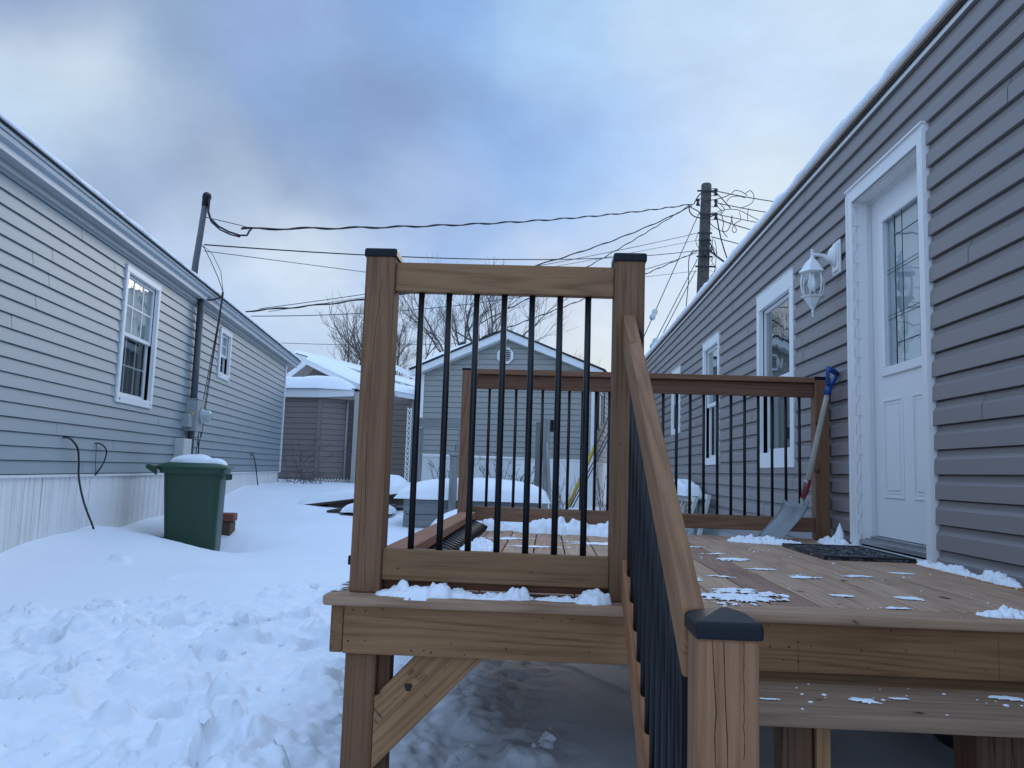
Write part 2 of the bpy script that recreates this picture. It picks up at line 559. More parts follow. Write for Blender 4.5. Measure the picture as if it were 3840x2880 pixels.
def snow_pile(name, cx, cy, z, w, d, h, seed, rot=0.0, sharp=1.0, res=None, clump=1.0):
    """crumbly heap: many overlapping rounded clods on a flat surface"""
    rg = np.random.RandomState(seed)
    res = res or max(0.004, min(0.008, h*0.12))
    mg = min(h*0.6 + 0.006, 0.5*min(w, d)) * 1.3 + 2*res
    nx = int(min(200, max(12, (w+2*mg)/res))); ny = int(min(200, max(12, (d+2*mg)/res)))
    x, y = np.meshgrid(np.linspace(-w/2-mg, w/2+mg, nx), np.linspace(-d/2-mg, d/2+mg, ny))
    lim = np.minimum(1, np.minimum(np.minimum(np.arange(nx), np.arange(nx)[::-1])[None, :], np.minimum(np.arange(ny), np.arange(ny)[::-1])[:, None]) / 2.0)
    zz = np.full(x.shape, -0.02)
    K = int(26 + 900*w*d*clump)
    for i in range(K):
        u, v = rg.uniform(-1, 1), rg.uniform(-1, 1)
        q = u*u + v*v
        if q > 1: continue
        top = h*(1-q)**(0.7*sharp)*rg.uniform(0.35, 1.0)
        r = min(h*rg.uniform(0.14, 0.42)+0.003, 0.28*min(w, d))
        px, py = u*w/2, v*d/2
        dd = ((x-px)/rg.uniform(.8, 1.3))**2 + ((y-py)/rg.uniform(.8, 1.3))**2
        zz = np.maximum(zz, np.where(dd < r*r, top - r + np.sqrt(np.maximum(r*r-dd, 0)), -0.02))
    base = 1 - (2*x/w)**2 - (2*y/d)**2 + 1.5*(fbm(x*14+seed, y*14, 4, .6)-0.5)
    zz = np.maximum(zz, np.where(base > 0, h*0.42*np.clip(base, 0, 1)**0.6, -0.02))
    zz = zz + (fbm(x*70+seed, y*70, 4, 0.7)-0.5)*min(0.024, h*0.55)
    zz = np.where(lim < 0.6, -0.006, zz)
    k = zz > 0.0006
    zz = np.where(k, zz, -0.006)
    keep = k[:-1, :-1] | k[1:, :-1] | k[:-1, 1:] | k[1:, 1:]
    if not keep.any(): return None
    return grid_mesh(x, y, zz, name, M['snow'], None, Matrix.Translation((cx, cy, z)) @ Matrix.Rotation(rot, 4, 'Z'), keep)

def snow_film(cx, cy, z, w, d, h, seed, fx=7.0, fy=20.0, res=0.006):
    """thin trodden patch with a torn outline"""
    nx = int(min(150, max(12, w*1.5/res))); ny = int(min(150, max(12, d*1.5/res)))
    x, y = np.meshgrid(np.linspace(-0.75*w, 0.75*w, nx), np.linspace(-0.75*d, 0.75*d, ny))
    n = fbm(x*fx+seed*3.1, y*fy+seed*1.7, 5, 0.62) - 0.5
    n2 = fbm(x*55+seed, y*90-seed, 3, 0.6) - 0.5
    m = 0.75 - 1.05*np.sqrt((2*x/w)**2 + (2*y/d)**2) + 2.1*n + 0.9*n2
    k = m > 0
    zz = np.where(k, 0.0012 + h*np.clip(m, 0, 1)**0.8*(0.7+1.2*n2), -0.002)
    keep = k[:-1, :-1] & k[1:, :-1] & k[:-1, 1:] & k[1:, 1:]
    if not keep.any(): return None
    return grid_mesh(x, y, zz, 'tmp', M['snow'], None, Matrix.Translation((cx, cy, z)), keep)

def snow_cushion(name, w, d, h, local, seed, p=5.0, parent=None, nx=40, ny=40, lump=0.25, overhang=0.0):
    """rounded snow cap on a rectangular top"""
    u, v = np.meshgrid(np.linspace(-1, 1, nx), np.linspace(-1, 1, ny))
    e = np.clip(1 - np.maximum(np.abs(u), np.abs(v)) ** p, 0, 1) ** 0.45
    e2 = (np.clip(1 - np.abs(u)**p, 0, 1) * np.clip(1 - np.abs(v)**p, 0, 1)) ** 0.4
    x = u * w / 2; y = v * d / 2
    n = fbm(x*2.2 + seed*2.3, y*2.2 + seed*5.1, 4)
    z = h * e2 * (1 - lump + 2 * lump * n)
    wig = (fbm(x*5 + seed, y*5, 3) - 0.5) * 0.06
    x = x + wig * (np.abs(u) > 0.97); y = y + wig * (np.abs(v) > 0.97)
    z[0, :] = z[-1, :] = z[:, 0] = z[:, -1] = -0.01
    return grid_mesh(x, y, z, name, M['snow'], parent, local)

# siding: lap profile along local y, up z, out x
def siding(name, parent, mat, y0, y1, z0, z1, exposure, style='lap', holes=(), out=0.014, clip=None, slit=0.007):
    mb = MB()
    zc = z0
    jr = random.Random(int(abs(y1-y0)*100))
    zs_hole = sorted({h[2] for h in holes} | {h[3] for h in holes})
    while zc < z1 - 1e-4:
        zt = min(zc + exposure, z1)
        if style == 'dutch':
            pts = [(zc, -0.016), (zc + slit, -0.016), (zc + slit, out), (zc + exposure*0.64, out*0.86), (zc + exposure*0.80, 0.002), (zc + exposure, 0.000)]
        else:
            pts = [(zc, -0.016), (zc + slit, -0.016), (zc + slit, out), (zc + exposure, 0.0015)]
        # clip top
        cl = [pts[0]]
        for (za, xa), (zb, xb) in zip(pts, pts[1:]):
            if zb <= zt + 1e-6:
                cl.append((zb, xb))
            else:
                if za < zt:
                    q = (zt - za) / (zb - za); cl.append((zt, xa + (xb - xa) * q))
                break
        jts = []
        if not clip and y1-y0 > 6:
            q_ = y0 + jr.uniform(0.6, 3.4)
            while q_ < y1:
                jts.append(q_); q_ += jr.choice((3.1, 3.66, 2.4))
        for (za, xa), (zb, xb) in zip(cl, cl[1:]):
            cuts = [za] + [z for z in zs_hole if za + 1e-5 < z < zb - 1e-5] + [zb]
            for c0, c1 in zip(cuts, cuts[1:]):
                if zb > za:
                    xa_ = xa + (xb - xa) * (c0 - za) / (zb - za); xb_ = xa + (xb - xa) * (c1 - za) / (zb - za)
                else:
                    xa_, xb_ = xa, xb
                mid = (c0 + c1) / 2
                segs = [(y0, y1)]
                if clip:
                    segs = [clip(mid)]
                for h in holes:
                    if h[2] < mid < h[3]:
                        new = []
                        for s0, s1 in segs:
                            if h[0] > s0: new.append((s0, min(h[0], s1)))
                            if h[1] < s1: new.append((max(h[1], s0), s1))
                        segs = [q for q in new if q[1] - q[0] > 1e-4]
                sp_ = []
                for s0, s1 in segs:
                    ee = [s0] + [q_ for q_ in jts if s0 < q_ < s1] + [s1]
                    sp_ += [(e0, e1, 0.0016 if sum(1 for q_ in jts if q_ <= e0) % 2 else 0.0) for e0, e1 in zip(ee, ee[1:])]
                for s0, s1, jo in sp_:
                    if clip:
                        (p0, p1), (r0, r1) = clip(c0), clip(c1)
                        vs = [(xa_, p0, c0), (xa_, p1, c0), (xb_, r1, c1), (xb_, r0, c1)]
                    else:
                        vs = [(xa_+jo, s0, c0), (xa_+jo, s1, c0), (xb_+jo, s1, c1), (xb_+jo, s0, c1)]
                    mb.add(vs, [(0, 1, 2, 3)])
        zc += exposure
    me_o = mb.build(name, mat, parent)
    return me_o

def frame_ring(mb, x0, x1, y0, y1, z0, z1, wy, wz0, wz1):
    """rectangular casing: two stiles butted between head and sill"""
    mb.box((x0, y0, z1 - wz1), (x1, y1, z1))
    mb.box((x0, y0, z0), (x1, y1, z0 + wz0))
    mb.box((x0, y0, z0 + wz0), (x1, y0 + wy, z1 - wz1))
    mb.box((x0, y1 - wy, z0 + wz0), (x1, y1, z1 - wz1))
    return mb

# ------------------------------------------------------------------ camera, world, sun
cam = bpy.data.cameras.new('camera')
cam.lens = 27.86
cam.sensor_width = 36
cam.clip_start = 0.05
cam.clip_end = 2000
co = bpy.data.objects.new('camera', cam)
COL.objects.link(co)
rot = Matrix(((0.99854, -0.02675, 0.04695), (0.04372, -0.1108, -0.99288), (0.03177, 0.99348, -0.10947)))
co.matrix_basis = Matrix.Translation((0, 0, 1.0)) @ rot.to_4x4()
SC.camera = co

SUN_EL, SUN_AZ = R(20), R(12)      # azimuth measured from +Y towards +X
SKY = [(-0.531,0.725,0.439, 0.200,0.301,0.554),(-0.528,0.748,0.403, 0.863,0.912,0.914),(-0.563,0.741,0.365, 0.468,0.630,0.852),(-0.499,0.802,0.327, 0.341,0.448,0.660),(-0.435,0.790,0.432, 0.277,0.390,0.603),(-0.438,0.832,0.341, 0.285,0.371,0.561),(-0.288,0.826,0.485, 0.298,0.416,0.702),(-0.271,0.873,0.405, 0.231,0.354,0.610),(-0.165,0.883,0.439, 0.213,0.314,0.531),(-0.136,0.849,0.511, 0.253,0.427,0.786),(-0.030,0.868,0.495, 0.380,0.580,0.865),(-0.056,0.905,0.422, 0.239,0.396,0.744),(-0.112,0.918,0.381, 0.212,0.420,0.823),(-0.375,0.879,0.294, 0.299,0.371,0.518),(-0.275,0.906,0.322, 0.245,0.354,0.592),(-0.140,0.929,0.344, 0.405,0.483,0.677),(-0.318,0.916,0.244, 0.841,0.912,0.944),(-0.234,0.944,0.230, 0.510,0.631,0.879),(-0.354,0.914,0.198, 0.421,0.563,0.845),(-0.112,0.953,0.282, 0.260,0.430,0.768),(0.029,0.937,0.349, 0.269,0.470,0.830),(0.088,0.954,0.286, 0.447,0.599,0.835),(0.034,0.975,0.220, 0.478,0.543,0.762),(-0.053,0.977,0.207, 0.447,0.588,0.831),(0.058,0.981,0.186, 0.688,0.765,0.804),(0.154,0.860,0.486, 0.487,0.641,0.874),(0.136,0.908,0.397, 0.334,0.520,0.845),(0.226,0.898,0.377, 0.573,0.686,0.819),(0.297,0.826,0.479, 0.572,0.699,0.867),(0.259,0.863,0.434, 0.462,0.636,0.906),(-0.288,0.945,0.154, 0.490,0.607,0.824),(-0.385,0.882,0.272, 0.567,0.672,0.906),(-0.196,0.934,0.298, 0.347,0.470,0.743),(-0.245,0.953,0.180, 0.479,0.597,0.793),(-0.478,0.794,0.376, 0.505,0.615,0.779),(0.147,0.966,0.215, 0.516,0.636,0.830),
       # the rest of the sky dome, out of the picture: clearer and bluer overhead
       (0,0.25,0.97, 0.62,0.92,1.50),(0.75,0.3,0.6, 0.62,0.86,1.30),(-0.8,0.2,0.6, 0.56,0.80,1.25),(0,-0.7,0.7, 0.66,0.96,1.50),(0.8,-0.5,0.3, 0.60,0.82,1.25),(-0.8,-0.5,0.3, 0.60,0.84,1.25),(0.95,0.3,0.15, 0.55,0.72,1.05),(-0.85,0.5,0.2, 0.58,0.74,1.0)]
w = bpy.data.worlds.new('World')
SC.world = w
w.use_nodes = True
nt = w.node_tree
nt.nodes.clear()
WS = 0.1
tc = nt.nodes.new('ShaderNodeTexCoord')
nrm = nt.nodes.new('ShaderNodeVectorMath'); nrm.operation = 'NORMALIZE'
nt.links.new(tc.outputs['Generated'], nrm.inputs[0])
d0 = nrm.outputs[0]
nz = nt.nodes.new('ShaderNodeTexNoise')
nz.inputs['Scale'].default_value = 4.5; nz.inputs['Detail'].default_value = 4; nz.inputs['Roughness'].default_value = 0.6
nt.links.new(d0, nz.inputs['Vector'])
off = nt.nodes.new('ShaderNodeVectorMath'); off.operation = 'MULTIPLY_ADD'
off.inputs[1].default_value = (0.20, 0.20, 0.15)
nt.links.new(nz.outputs['Color'], off.inputs[0])
sh = nt.nodes.new('ShaderNodeVectorMath'); sh.operation = 'ADD'
sh.inputs[1].default_value = (-0.10, -0.10, -0.075)
nt.links.new(d0, sh.inputs[0])
nt.links.new(sh.outputs[0], off.inputs[2])
nd = nt.nodes.new('ShaderNodeVectorMath'); nd.operation = 'NORMALIZE'
nt.links.new(off.outputs[0], nd.inputs[0])
csum = None; wsum = None
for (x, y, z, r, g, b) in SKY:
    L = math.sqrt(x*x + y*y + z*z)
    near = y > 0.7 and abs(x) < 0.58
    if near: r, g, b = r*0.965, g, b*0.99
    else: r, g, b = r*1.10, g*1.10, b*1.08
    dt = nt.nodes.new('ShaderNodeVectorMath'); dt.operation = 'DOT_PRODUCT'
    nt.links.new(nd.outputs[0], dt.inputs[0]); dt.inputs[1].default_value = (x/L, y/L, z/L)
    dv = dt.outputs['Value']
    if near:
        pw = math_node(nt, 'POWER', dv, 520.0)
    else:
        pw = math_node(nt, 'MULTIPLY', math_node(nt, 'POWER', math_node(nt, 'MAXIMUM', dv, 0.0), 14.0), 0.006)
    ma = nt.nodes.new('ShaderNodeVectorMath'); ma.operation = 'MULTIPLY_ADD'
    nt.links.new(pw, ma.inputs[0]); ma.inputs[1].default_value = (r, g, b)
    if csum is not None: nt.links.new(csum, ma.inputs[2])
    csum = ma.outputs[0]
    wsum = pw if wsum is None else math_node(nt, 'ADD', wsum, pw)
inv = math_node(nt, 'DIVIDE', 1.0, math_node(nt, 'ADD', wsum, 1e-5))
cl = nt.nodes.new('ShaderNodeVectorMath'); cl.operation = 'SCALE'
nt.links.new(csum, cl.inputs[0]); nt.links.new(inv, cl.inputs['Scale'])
# streaks of finer cloud
n2 = tex_noise(nt, mapping(nt, d0, (3.2, 3.2, 6.0)), 2.6, 5, 0.62, 0.35)
fac = math_node(nt, 'MULTIPLY_ADD', n2, 0.34, 0.85)
cl2 = nt.nodes.new('ShaderNodeVectorMath'); cl2.operation = 'SCALE'
nt.links.new(cl.outputs[0], cl2.inputs[0]); nt.links.new(math_node(nt, 'MULTIPLY', fac, 0.98 / WS), cl2.inputs['Scale'])
sky = nt.nodes.new('ShaderNodeTexSky')
sky.sky_type = 'NISHITA'; sky.sun_disc = False
sky.sun_elevation = SUN_EL; sky.sun_rotation = SUN_AZ
addn = nt.nodes.new('ShaderNodeVectorMath'); addn.operation = 'MULTIPLY_ADD'
addn.inputs[1].default_value = (0.06, 0.06, 0.06)
nt.links.new(sky.outputs[0], addn.inputs[0]); nt.links.new(cl2.outputs[0], addn.inputs[2])
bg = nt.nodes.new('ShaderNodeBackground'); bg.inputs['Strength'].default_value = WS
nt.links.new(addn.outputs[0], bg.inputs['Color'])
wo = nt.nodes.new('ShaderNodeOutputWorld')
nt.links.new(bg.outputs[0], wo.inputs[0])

sl = bpy.data.lights.new('sun', 'SUN')
sl.energy = 0.5
sl.angle = R(18)
sl.color = (1.0, 0.93, 0.84)
so = bpy.data.objects.new('sun', sl)
COL.objects.link(so)
sd = Vector((math.sin(SUN_AZ)*math.cos(SUN_EL), math.cos(SUN_AZ)*math.cos(SUN_EL), math.sin(SUN_EL)))
so.rotation_euler = sd.to_track_quat('Z', 'Y').to_euler()
so.location = (0, 0, 12)
SC.view_settings.view_transform = 'Standard'
SC.view_settings.look = 'None'
SC.view_settings.exposure = 0.0
SC.view_settings.gamma = 1.0
SC.cycles.use_denoising = True
SC.cycles.max_bounces = 8
SC.cycles.transparent_max_bounces = 12

# ------------------------------------------------------------------ ground
LA = R(-8.13285)
LN = Vector((math.cos(LA), -math.sin(LA), 0))
LD = Vector((math.sin(LA), math.cos(LA), 0))

_CL = []
_BOOT = [(-0.86, 5.05, 1.3, .10), (-1.12, 5.45, 1.7, .11), (-0.92, 5.95, 1.4, .10), (-1.22, 6.35, 1.6, .09), (-1.0, 6.9, 1.45, .08), (-1.45, 4.75, 1.9, .09), (-1.15, 4.2, 1.3, .08), (-1.55, 3.75, 2.0, .08), (-1.95, 4.15, .9, .07), (-2.3, 3.65, 2.3, .07), (-1.35, 3.05, 1.2, .08), (-1.85, 2.75, .6, .07), (-1.0, 2.55, 1.6, .08)]
_cr = np.random.RandomState(5)
def rough_mask(x, y):
    # trampled and shovelled strip beside the deck
    bx = np.interp(y, [0, 3.3, 4.0, 4.8, 5.3, 6.4, 7.6], [-4.2, -3.5, -2.85, -2.35, -1.80, -1.45, -1.0])
    wob = (fbm(x*2.2 + 4, y*2.2, 3) - 0.5) * 0.7
    return sst(-0.14, 0.14, x - bx + wob) * sst(7.9, 6.2, y) * sst(0.35, -0.3, x)

def ground(x, y, fine=True):
    yl = [-30, 0, 3, 5, 8, 10, 12, 14, 15.5, 17, 30, 200]
    bl = np.interp(y, yl, [.05, .07, .10, .12, .135, .26, .36, .50, .60, .66, .62, .62])
    br = np.interp(y, yl, [.02, .0, .02, .05, .14, .23, .28, .33, .36, .36, .36, .5])
    t = sst(-2.6, -0.6, x)
    h = bl*(1-t) + br*t
    perp = x*LN.x + y*LN.y + 3.0
    s = x*LD.x + y*LD.y
    zw = np.interp(s, [-5, 6, 6.5, 7.45, 8.2, 9.4, 11.8, 14.5, 15.9, 20], [.27, .31, .36, .41, .35, .376, .52, .65, .62, .6])
    bank = np.exp(-(np.maximum(perp, 0)/0.95)**1.5)
    h = h + np.maximum(zw - h, 0)*bank
    # hollow around the bin, drift in front of the left skirting
    h = h - 0.20*np.exp(-(((x+3.42)/0.55)**2 + ((y-7.95)/0.55)**2)) * (h > 0.1)
    h = h + 0.03*np.exp(-(((x+3.45)/0.30)**2 + ((y-7.3)/0.22)**2))
    h = h + 0.10*np.exp(-(((x+2.6)/0.7)**2 + ((y-9.6)/0.5)**2))*0.7
    h = h + 0.05*np.exp(-(((x+4.7)/0.6)**2 + ((y-12.6)/0.8)**2))
    # long soft drifts
    h = h + (fbm(x*0.5+3, y*0.5, 3)-0.5)*0.10*sst(1.0, 5, y) + (fbm(x*1.7, y*1.1+8, 3)-0.5)*0.035 + (fbm(x*6.0+2, y*2.6, 3)-0.5)*0.012*sst(2.0, 6.0, y)
    # hollow under the deck
    und = sst(-0.62, -0.15, x)*sst(2.0, 2.5, y)*sst(6.0, 4.9, y)
    h = h*(1-und) + und*(0.0 + 0.03*(fbm(x*2.5, y*2.5, 3)-0.5) + 0.05*sst(3.6, 4.8, y))
    if not fine:
        return h
    m = rough_mask(x, y)
    n = fbm(x*3.3, y*3.3+5, 5, 0.55)
    rid = np.abs(fbm(x*6.5+2, y*6.5, 4, 0.55)-0.5)*2
    cell = fbm(x*11+9, y*11, 3, 0.6)
    fin = fbm(x*24+3, y*24, 4, 0.6)
    h = h + m*((n-0.45)*0.11 + (0.34-rid)*0.022 + (cell-0.5)*0.030 + (fin-0.5)*0.034 + (fbm(x*46, y*46+7, 2, .5)-0.5)*0.012 + 0.015)
    # thrown-up ridge along the shovelled edge next to the deck post
    h = h + m*0.06*np.exp(-(((x+0.95)/0.22)**2))*sst(4.6, 2.6, y)*(0.4+n)
    # lumps lying under the front edge of the deck
    m2 = und*sst(3.5, 2.6, y)*sst(0.2, -0.5, x)
    h = h + m2*((n-0.45)*0.12 + (cell-0.5)*0.022)
    for cx, cy, a, dp in _BOOT:
        sel = (np.abs(x-cx) < 0.3) & (np.abs(y-cy) < 0.3)
        if not sel.any(): continue
        xs, ys = x[sel]-cx, y[sel]-cy
        ca, sa = math.cos(a), math.sin(a)
        u = (xs*ca+ys*sa)/0.165; v = (-xs*sa+ys*ca)/0.070
        q = (np.abs(u)**3 + np.abs(v)**3)**(1/3) + (fbm(x[sel]*18, y[sel]*18+a, 3)-0.5)*0.45
        h[sel] += -dp*sst(1.08, 0.82, q) + 0.018*np.exp(-((q-1.22)/0.18)**2)
    for cx, cy, r, hh, a in _CL:
        sel = (np.abs(x-cx) < r*1.3) & (np.abs(y-cy) < r*1.3)
        if not sel.any(): continue
        xs, ys = x[sel]-cx, y[sel]-cy
        ca, sa = math.cos(a), math.sin(a)
        u = (xs*ca+ys*sa)/r; v = (-xs*sa+ys*ca)/(r*0.72)
        q = (np.abs(u)**2.6 + np.abs(v)**2.6)**(1/2.6) + (fbm(x[sel]*20+a*3, y[sel]*20, 3)-0.5)*0.6
        h[sel] += 0.8*hh*sst(1.0, 0.76, q)*(1+0.28*u)
    return h

for (cx, cy, r, hh, a) in [(-1.15, 2.62, .20, .07, .5), (-0.82, 2.40, .10, .07, 1.2), (-1.75, 2.75, .22, .05, 2.2), (-1.55, 3.3, .20, .06, .9), (-1.25, 3.15, .13, .06, 2.5), (-2.1, 3.2, .20, .05, .3), (-0.95, 3.5, .12, .06, 1.8), (-1.6, 4.1, .15, .05, 1.1), (-1.15, 4.4, .13, .05, 2.7), (-1.35, 5.3, .16, .07, .4), (-1.1, 5.8, .14, .06, 1.5), (-1.9, 3.75, .13, .05, 2.0)]:
    _CL.append((cx, cy, r, hh, a))
for i in range(800):
    y = _cr.uniform(1.7, 6.6); x = _cr.uniform(-3.7, 0.1)
    if rough_mask(np.array([x]), np.array([y]))[0] < 0.5 and _cr.rand() > 0.05: continue
    if x > -0.5 and y > 2.9: continue
    r = 0.018 + 0.085*_cr.rand()**2.4
    _CL.append((x, y, r, r*_cr.uniform(0.22, 0.50), _cr.uniform(0, 6.28)))

gx = np.concatenate([np.array([-300, -120, -60, -35, -24, -17]), np.arange(-13, -4.2, 0.25), np.arange(-4.2, 0.9, 0.016), np.arange(0.9, 6, 0.2), np.array([7, 9, 12, 17, 25, 40, 80, 300])])
gy = np.concatenate([np.array([-60, -25, -12, -6, -3, -1, 0.3, 1.0]), np.arange(1.4, 6.8, 0.016), np.arange(6.8, 11, 0.07), np.arange(11, 22, 0.2), np.array([23, 25, 28, 32, 38, 50, 80, 140, 400])])
GX, GY = np.meshgrid(gx, gy)
GZ = ground(GX, GY)
g = grid_mesh(GX, GY, GZ, 'snow_ground', M['snow'])
tag(g, 'deep snow covering the yard between the two mobile homes', None, None, 'structure')

def gz(x, y):
    return float(ground(np.array([float(x)]), np.array([float(y)]))[0])

# broken lumps of snow lying loose on the trampled strip
mb = MB()
for i in range(260):
    y = _cr.uniform(1.7, 6.2); x = _cr.uniform(-3.5, 0.25)
    ok = rough_mask(np.array([x]), np.array([y]))[0] > 0.6 or (x > -0.55 and 2.3 < y < 3.3)
    if not ok: continue
    r = 0.006 + 0.045*_cr.rand()**3.2
    z = gz(x, y) + r*0.25
    base = bmesh.new()
    bmesh.ops.create_icosphere(base, subdivisions=1, radius=r)
    rx = Matrix.Rotation(_cr.uniform(0, 6), 3, 'X') @ Matrix.Rotation(_cr.uniform(0, 6), 3, 'Z')
    sx, sy, sz = _cr.uniform(0.7, 1.35), _cr.uniform(0.6, 1.2), _cr.uniform(0.5, 0.9)
    vs = []
    for v in base.verts:
        k = _cr.uniform(0.72, 1.25)
        p = rx @ Vector((v.co.x*sx*k, v.co.y*sy*k, v.co.z*sz*k))
        vs.append((x+p.x, y+p.y, z+p.z))
    base.verts.index_update()
    fs = [tuple(vv.index for vv in f.verts) for f in base.faces]
    base.free()
    mb.add(vs, fs, False)
o = mb.build('loose_snow', M['snow'])
tag(o, 'loose broken lumps of snow scattered over the trampled strip', None, None, 'stuff')

# ------------------------------------------------------------------ the new wooden deck
DZ = 0.641
deck = thing('deck', 'new brown wooden deck with black balusters, railed landing and step beside the grey home', 'deck', (0.6, 3.65, 0.0))

def post(name, x, y, z0, z1, parent=deck, mat='post', tint=None, w=0.089):
    # x, y: centre
    return board(name, parent, (x, y, z0), (x, y, z1), w, w, M[mat], (0, 1, 0), 0.006, tint)

def post_cap(parent, x, y, z, pyramid=0.022, skirt=0.022, w=0.098):
    mb = MB()
    h = w / 2
    pr = [(h, -skirt), (h, -0.002), (h*0.96, 0.004), (0.004, pyramid)]
    mb.lathe([(r*math.sqrt(2), zz) for r, zz in pr], 4, (0, 0, 0), rot=PI/4, smooth=False)
    o = mb.build('post_cap', M['black_plastic'], parent, to_local(parent, Matrix.Translation((x, y, z))), 0.004, 2)
    return o

# landing posts
FX_L, FX_R, FY = -0.5145, 0.2295, 2.3445
p1 = post('post', FX_L, FY, DZ, 1.645, tint=(1.0, 0.95, 0.9))
post_cap(p1, FX_L, FY, 1.649, 0.008)
p2 = post('post', FX_R, FY, DZ, 1.645, tint=(0.92, 0.90, 0.86))
post_cap(p2, FX_R, FY, 1.649, 0.008)
# front guard: rails on edge between the posts
board('top_rail', deck, (-0.47, 2.335, 1.5715), (0.185, 2.335, 1.5685), 0.038, 0.089, M['lumber'], tint=(0.86, 0.84, 0.80))
board('bottom_rail', deck, (-0.47, 2.335, 0.722), (0.185, 2.335, 0.720), 0.038, 0.089, M['lumber'], tint=(0.74, 0.72, 0.66))
board('bottom_rail', deck, (-0.47, 2.385, 0.663), (0.185, 2.385, 0.663), 0.060, 0.024, M['rail_red'], tint=(1.2, 1.0, 0.9))
bal = MB().lathe([(0.0095, 0), (0.0095, 0.775)], 12).build('baluster', M['black_metal'], deck, to_local(deck, Matrix.Translation((-0.391, 2.335, 0.7600))))
for i in range(1, 7):
    copy_obj(bal, deck, to_local(deck, Matrix.Translation((-0.391 + i*0.0835, 2.335, 0.7600))))

# back guard along the far edge, from the corner post to the house
BY = 5.075
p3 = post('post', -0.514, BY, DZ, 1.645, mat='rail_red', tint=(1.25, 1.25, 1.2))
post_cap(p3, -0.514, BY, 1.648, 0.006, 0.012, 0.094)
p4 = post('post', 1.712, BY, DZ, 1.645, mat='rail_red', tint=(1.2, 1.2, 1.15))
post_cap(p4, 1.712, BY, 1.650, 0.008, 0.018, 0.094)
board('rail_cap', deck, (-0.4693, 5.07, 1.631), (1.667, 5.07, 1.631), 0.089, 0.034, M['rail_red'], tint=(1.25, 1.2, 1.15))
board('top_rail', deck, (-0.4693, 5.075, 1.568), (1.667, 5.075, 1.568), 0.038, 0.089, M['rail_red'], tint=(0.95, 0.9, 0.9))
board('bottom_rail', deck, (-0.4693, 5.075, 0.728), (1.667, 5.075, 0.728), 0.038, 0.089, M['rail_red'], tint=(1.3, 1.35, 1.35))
balb = MB().lathe([(0.0095, 0), (0.0095, 0.755)], 10).build('baluster', M['black_metal'], deck, to_local(deck, Matrix.Translation((-0.381, 5.075, 0.770))))
for i in range(1, 24):
    copy_obj(balb, deck, to_local(deck, Matrix.Translation((-0.381 + i*0.0854, 5.075, 0.770))))

# stair rail down to the newel
SX = 0.2345
slope = 0.666
nx_, ny_ = 0.2715, 1.2445
newel = post('newel_post', nx_, ny_, -0.25, 0.768, tint=(1.34, 1.25, 1.16))
post_cap(newel, nx_, ny_, 0.786, 0.020, 0.020, 0.099)
def stair_z(y):
    return 1.468 - slope*(2.30 - y)
ct = 0.0895/2 * math.sqrt(1 + slope*slope)
yA, yB = 2.2995, 1.2895
plate('stair_rail', deck, [(0.2105, yA, stair_z(yA)), (0.2185, yB, stair_z(yB)), (0.2185, yB, stair_z(yB)-0.107), (0.2105, yA, stair_z(yA)-0.107)], (0.036, 0, 0), M['lumber'], (0.01, yB-yA, stair_z(yB)-stair_z(yA)), 0.005, (0.92, 0.84, 0.78))
lowz = lambda y: 0.787 - slope*(2.30 - y)
plate('stair_rail', deck, [(0.2160, 2.268, lowz(2.268)), (0.2160, yB, lowz(yB)), (0.2160, yB, lowz(yB)-0.107), (0.2160, 2.268, lowz(2.268)-0.107)], (0.037, 0, 0), M['lumber'], (0, yB-2.268, -slope*(2.268-yB)), 0.004, (1.02, 0.80, 0.70))
for i in range(11):
    y = 2.215 - i*0.0835
    z0, z1 = lowz(y) - 0.012, stair_z(y) - 0.100
    sb = MB().lathe([(0.0095, 0), (0.0095, z1-z0)], 12)
    sb.build('baluster', M['black_metal'], deck, to_local(deck, Matrix.Translation((SX, y, z0))))

# decking
XL, XR = -0.617, 1.752
board('deck_board', deck, (XL, 2.309, DZ-0.0145), (XR, 2.309, DZ-0.0145), 0.138, 0.029, M['deck'], bevel=0.007, tint=(0.86, 0.76, 0.66), label='front edge board with rounded nosing')
board('deck_board', deck, (-0.548, 2.383, DZ-0.014), (-0.548, 5.10, DZ-0.014), 0.138, 0.028, M['deck'], bevel=0.004, tint=(0.92, 0.86, 0.8))
x = -0.476
k = 0
tints = [(0.95, .88, .82), (0.9, .78, .70), (1.05, .95, .86), (0.98, .82, .74), (1.05, .98, .90), (1, .93, .86), (0.98, .92, .84), (1.04, .97, .88), (0.66, .55, .52), (1.04, .98, .90), (0.98, .90, .82), (1.05, .98, .91), (0.95, .88, .80), (1.02, .94, .86), (0.98, .9, .82), (0.9, .62, .40)]
while x < XR - 0.03:
    wd = min(0.137, XR - x)
    board('deck_board', deck, (x + wd/2, 2.383, DZ-0.0145), (x + wd/2, 5.10, DZ-0.0145), wd, 0.028, M['deck'], bevel=0.0035, tint=tints[k % len(tints)])
    x += 0.1425
    k += 1

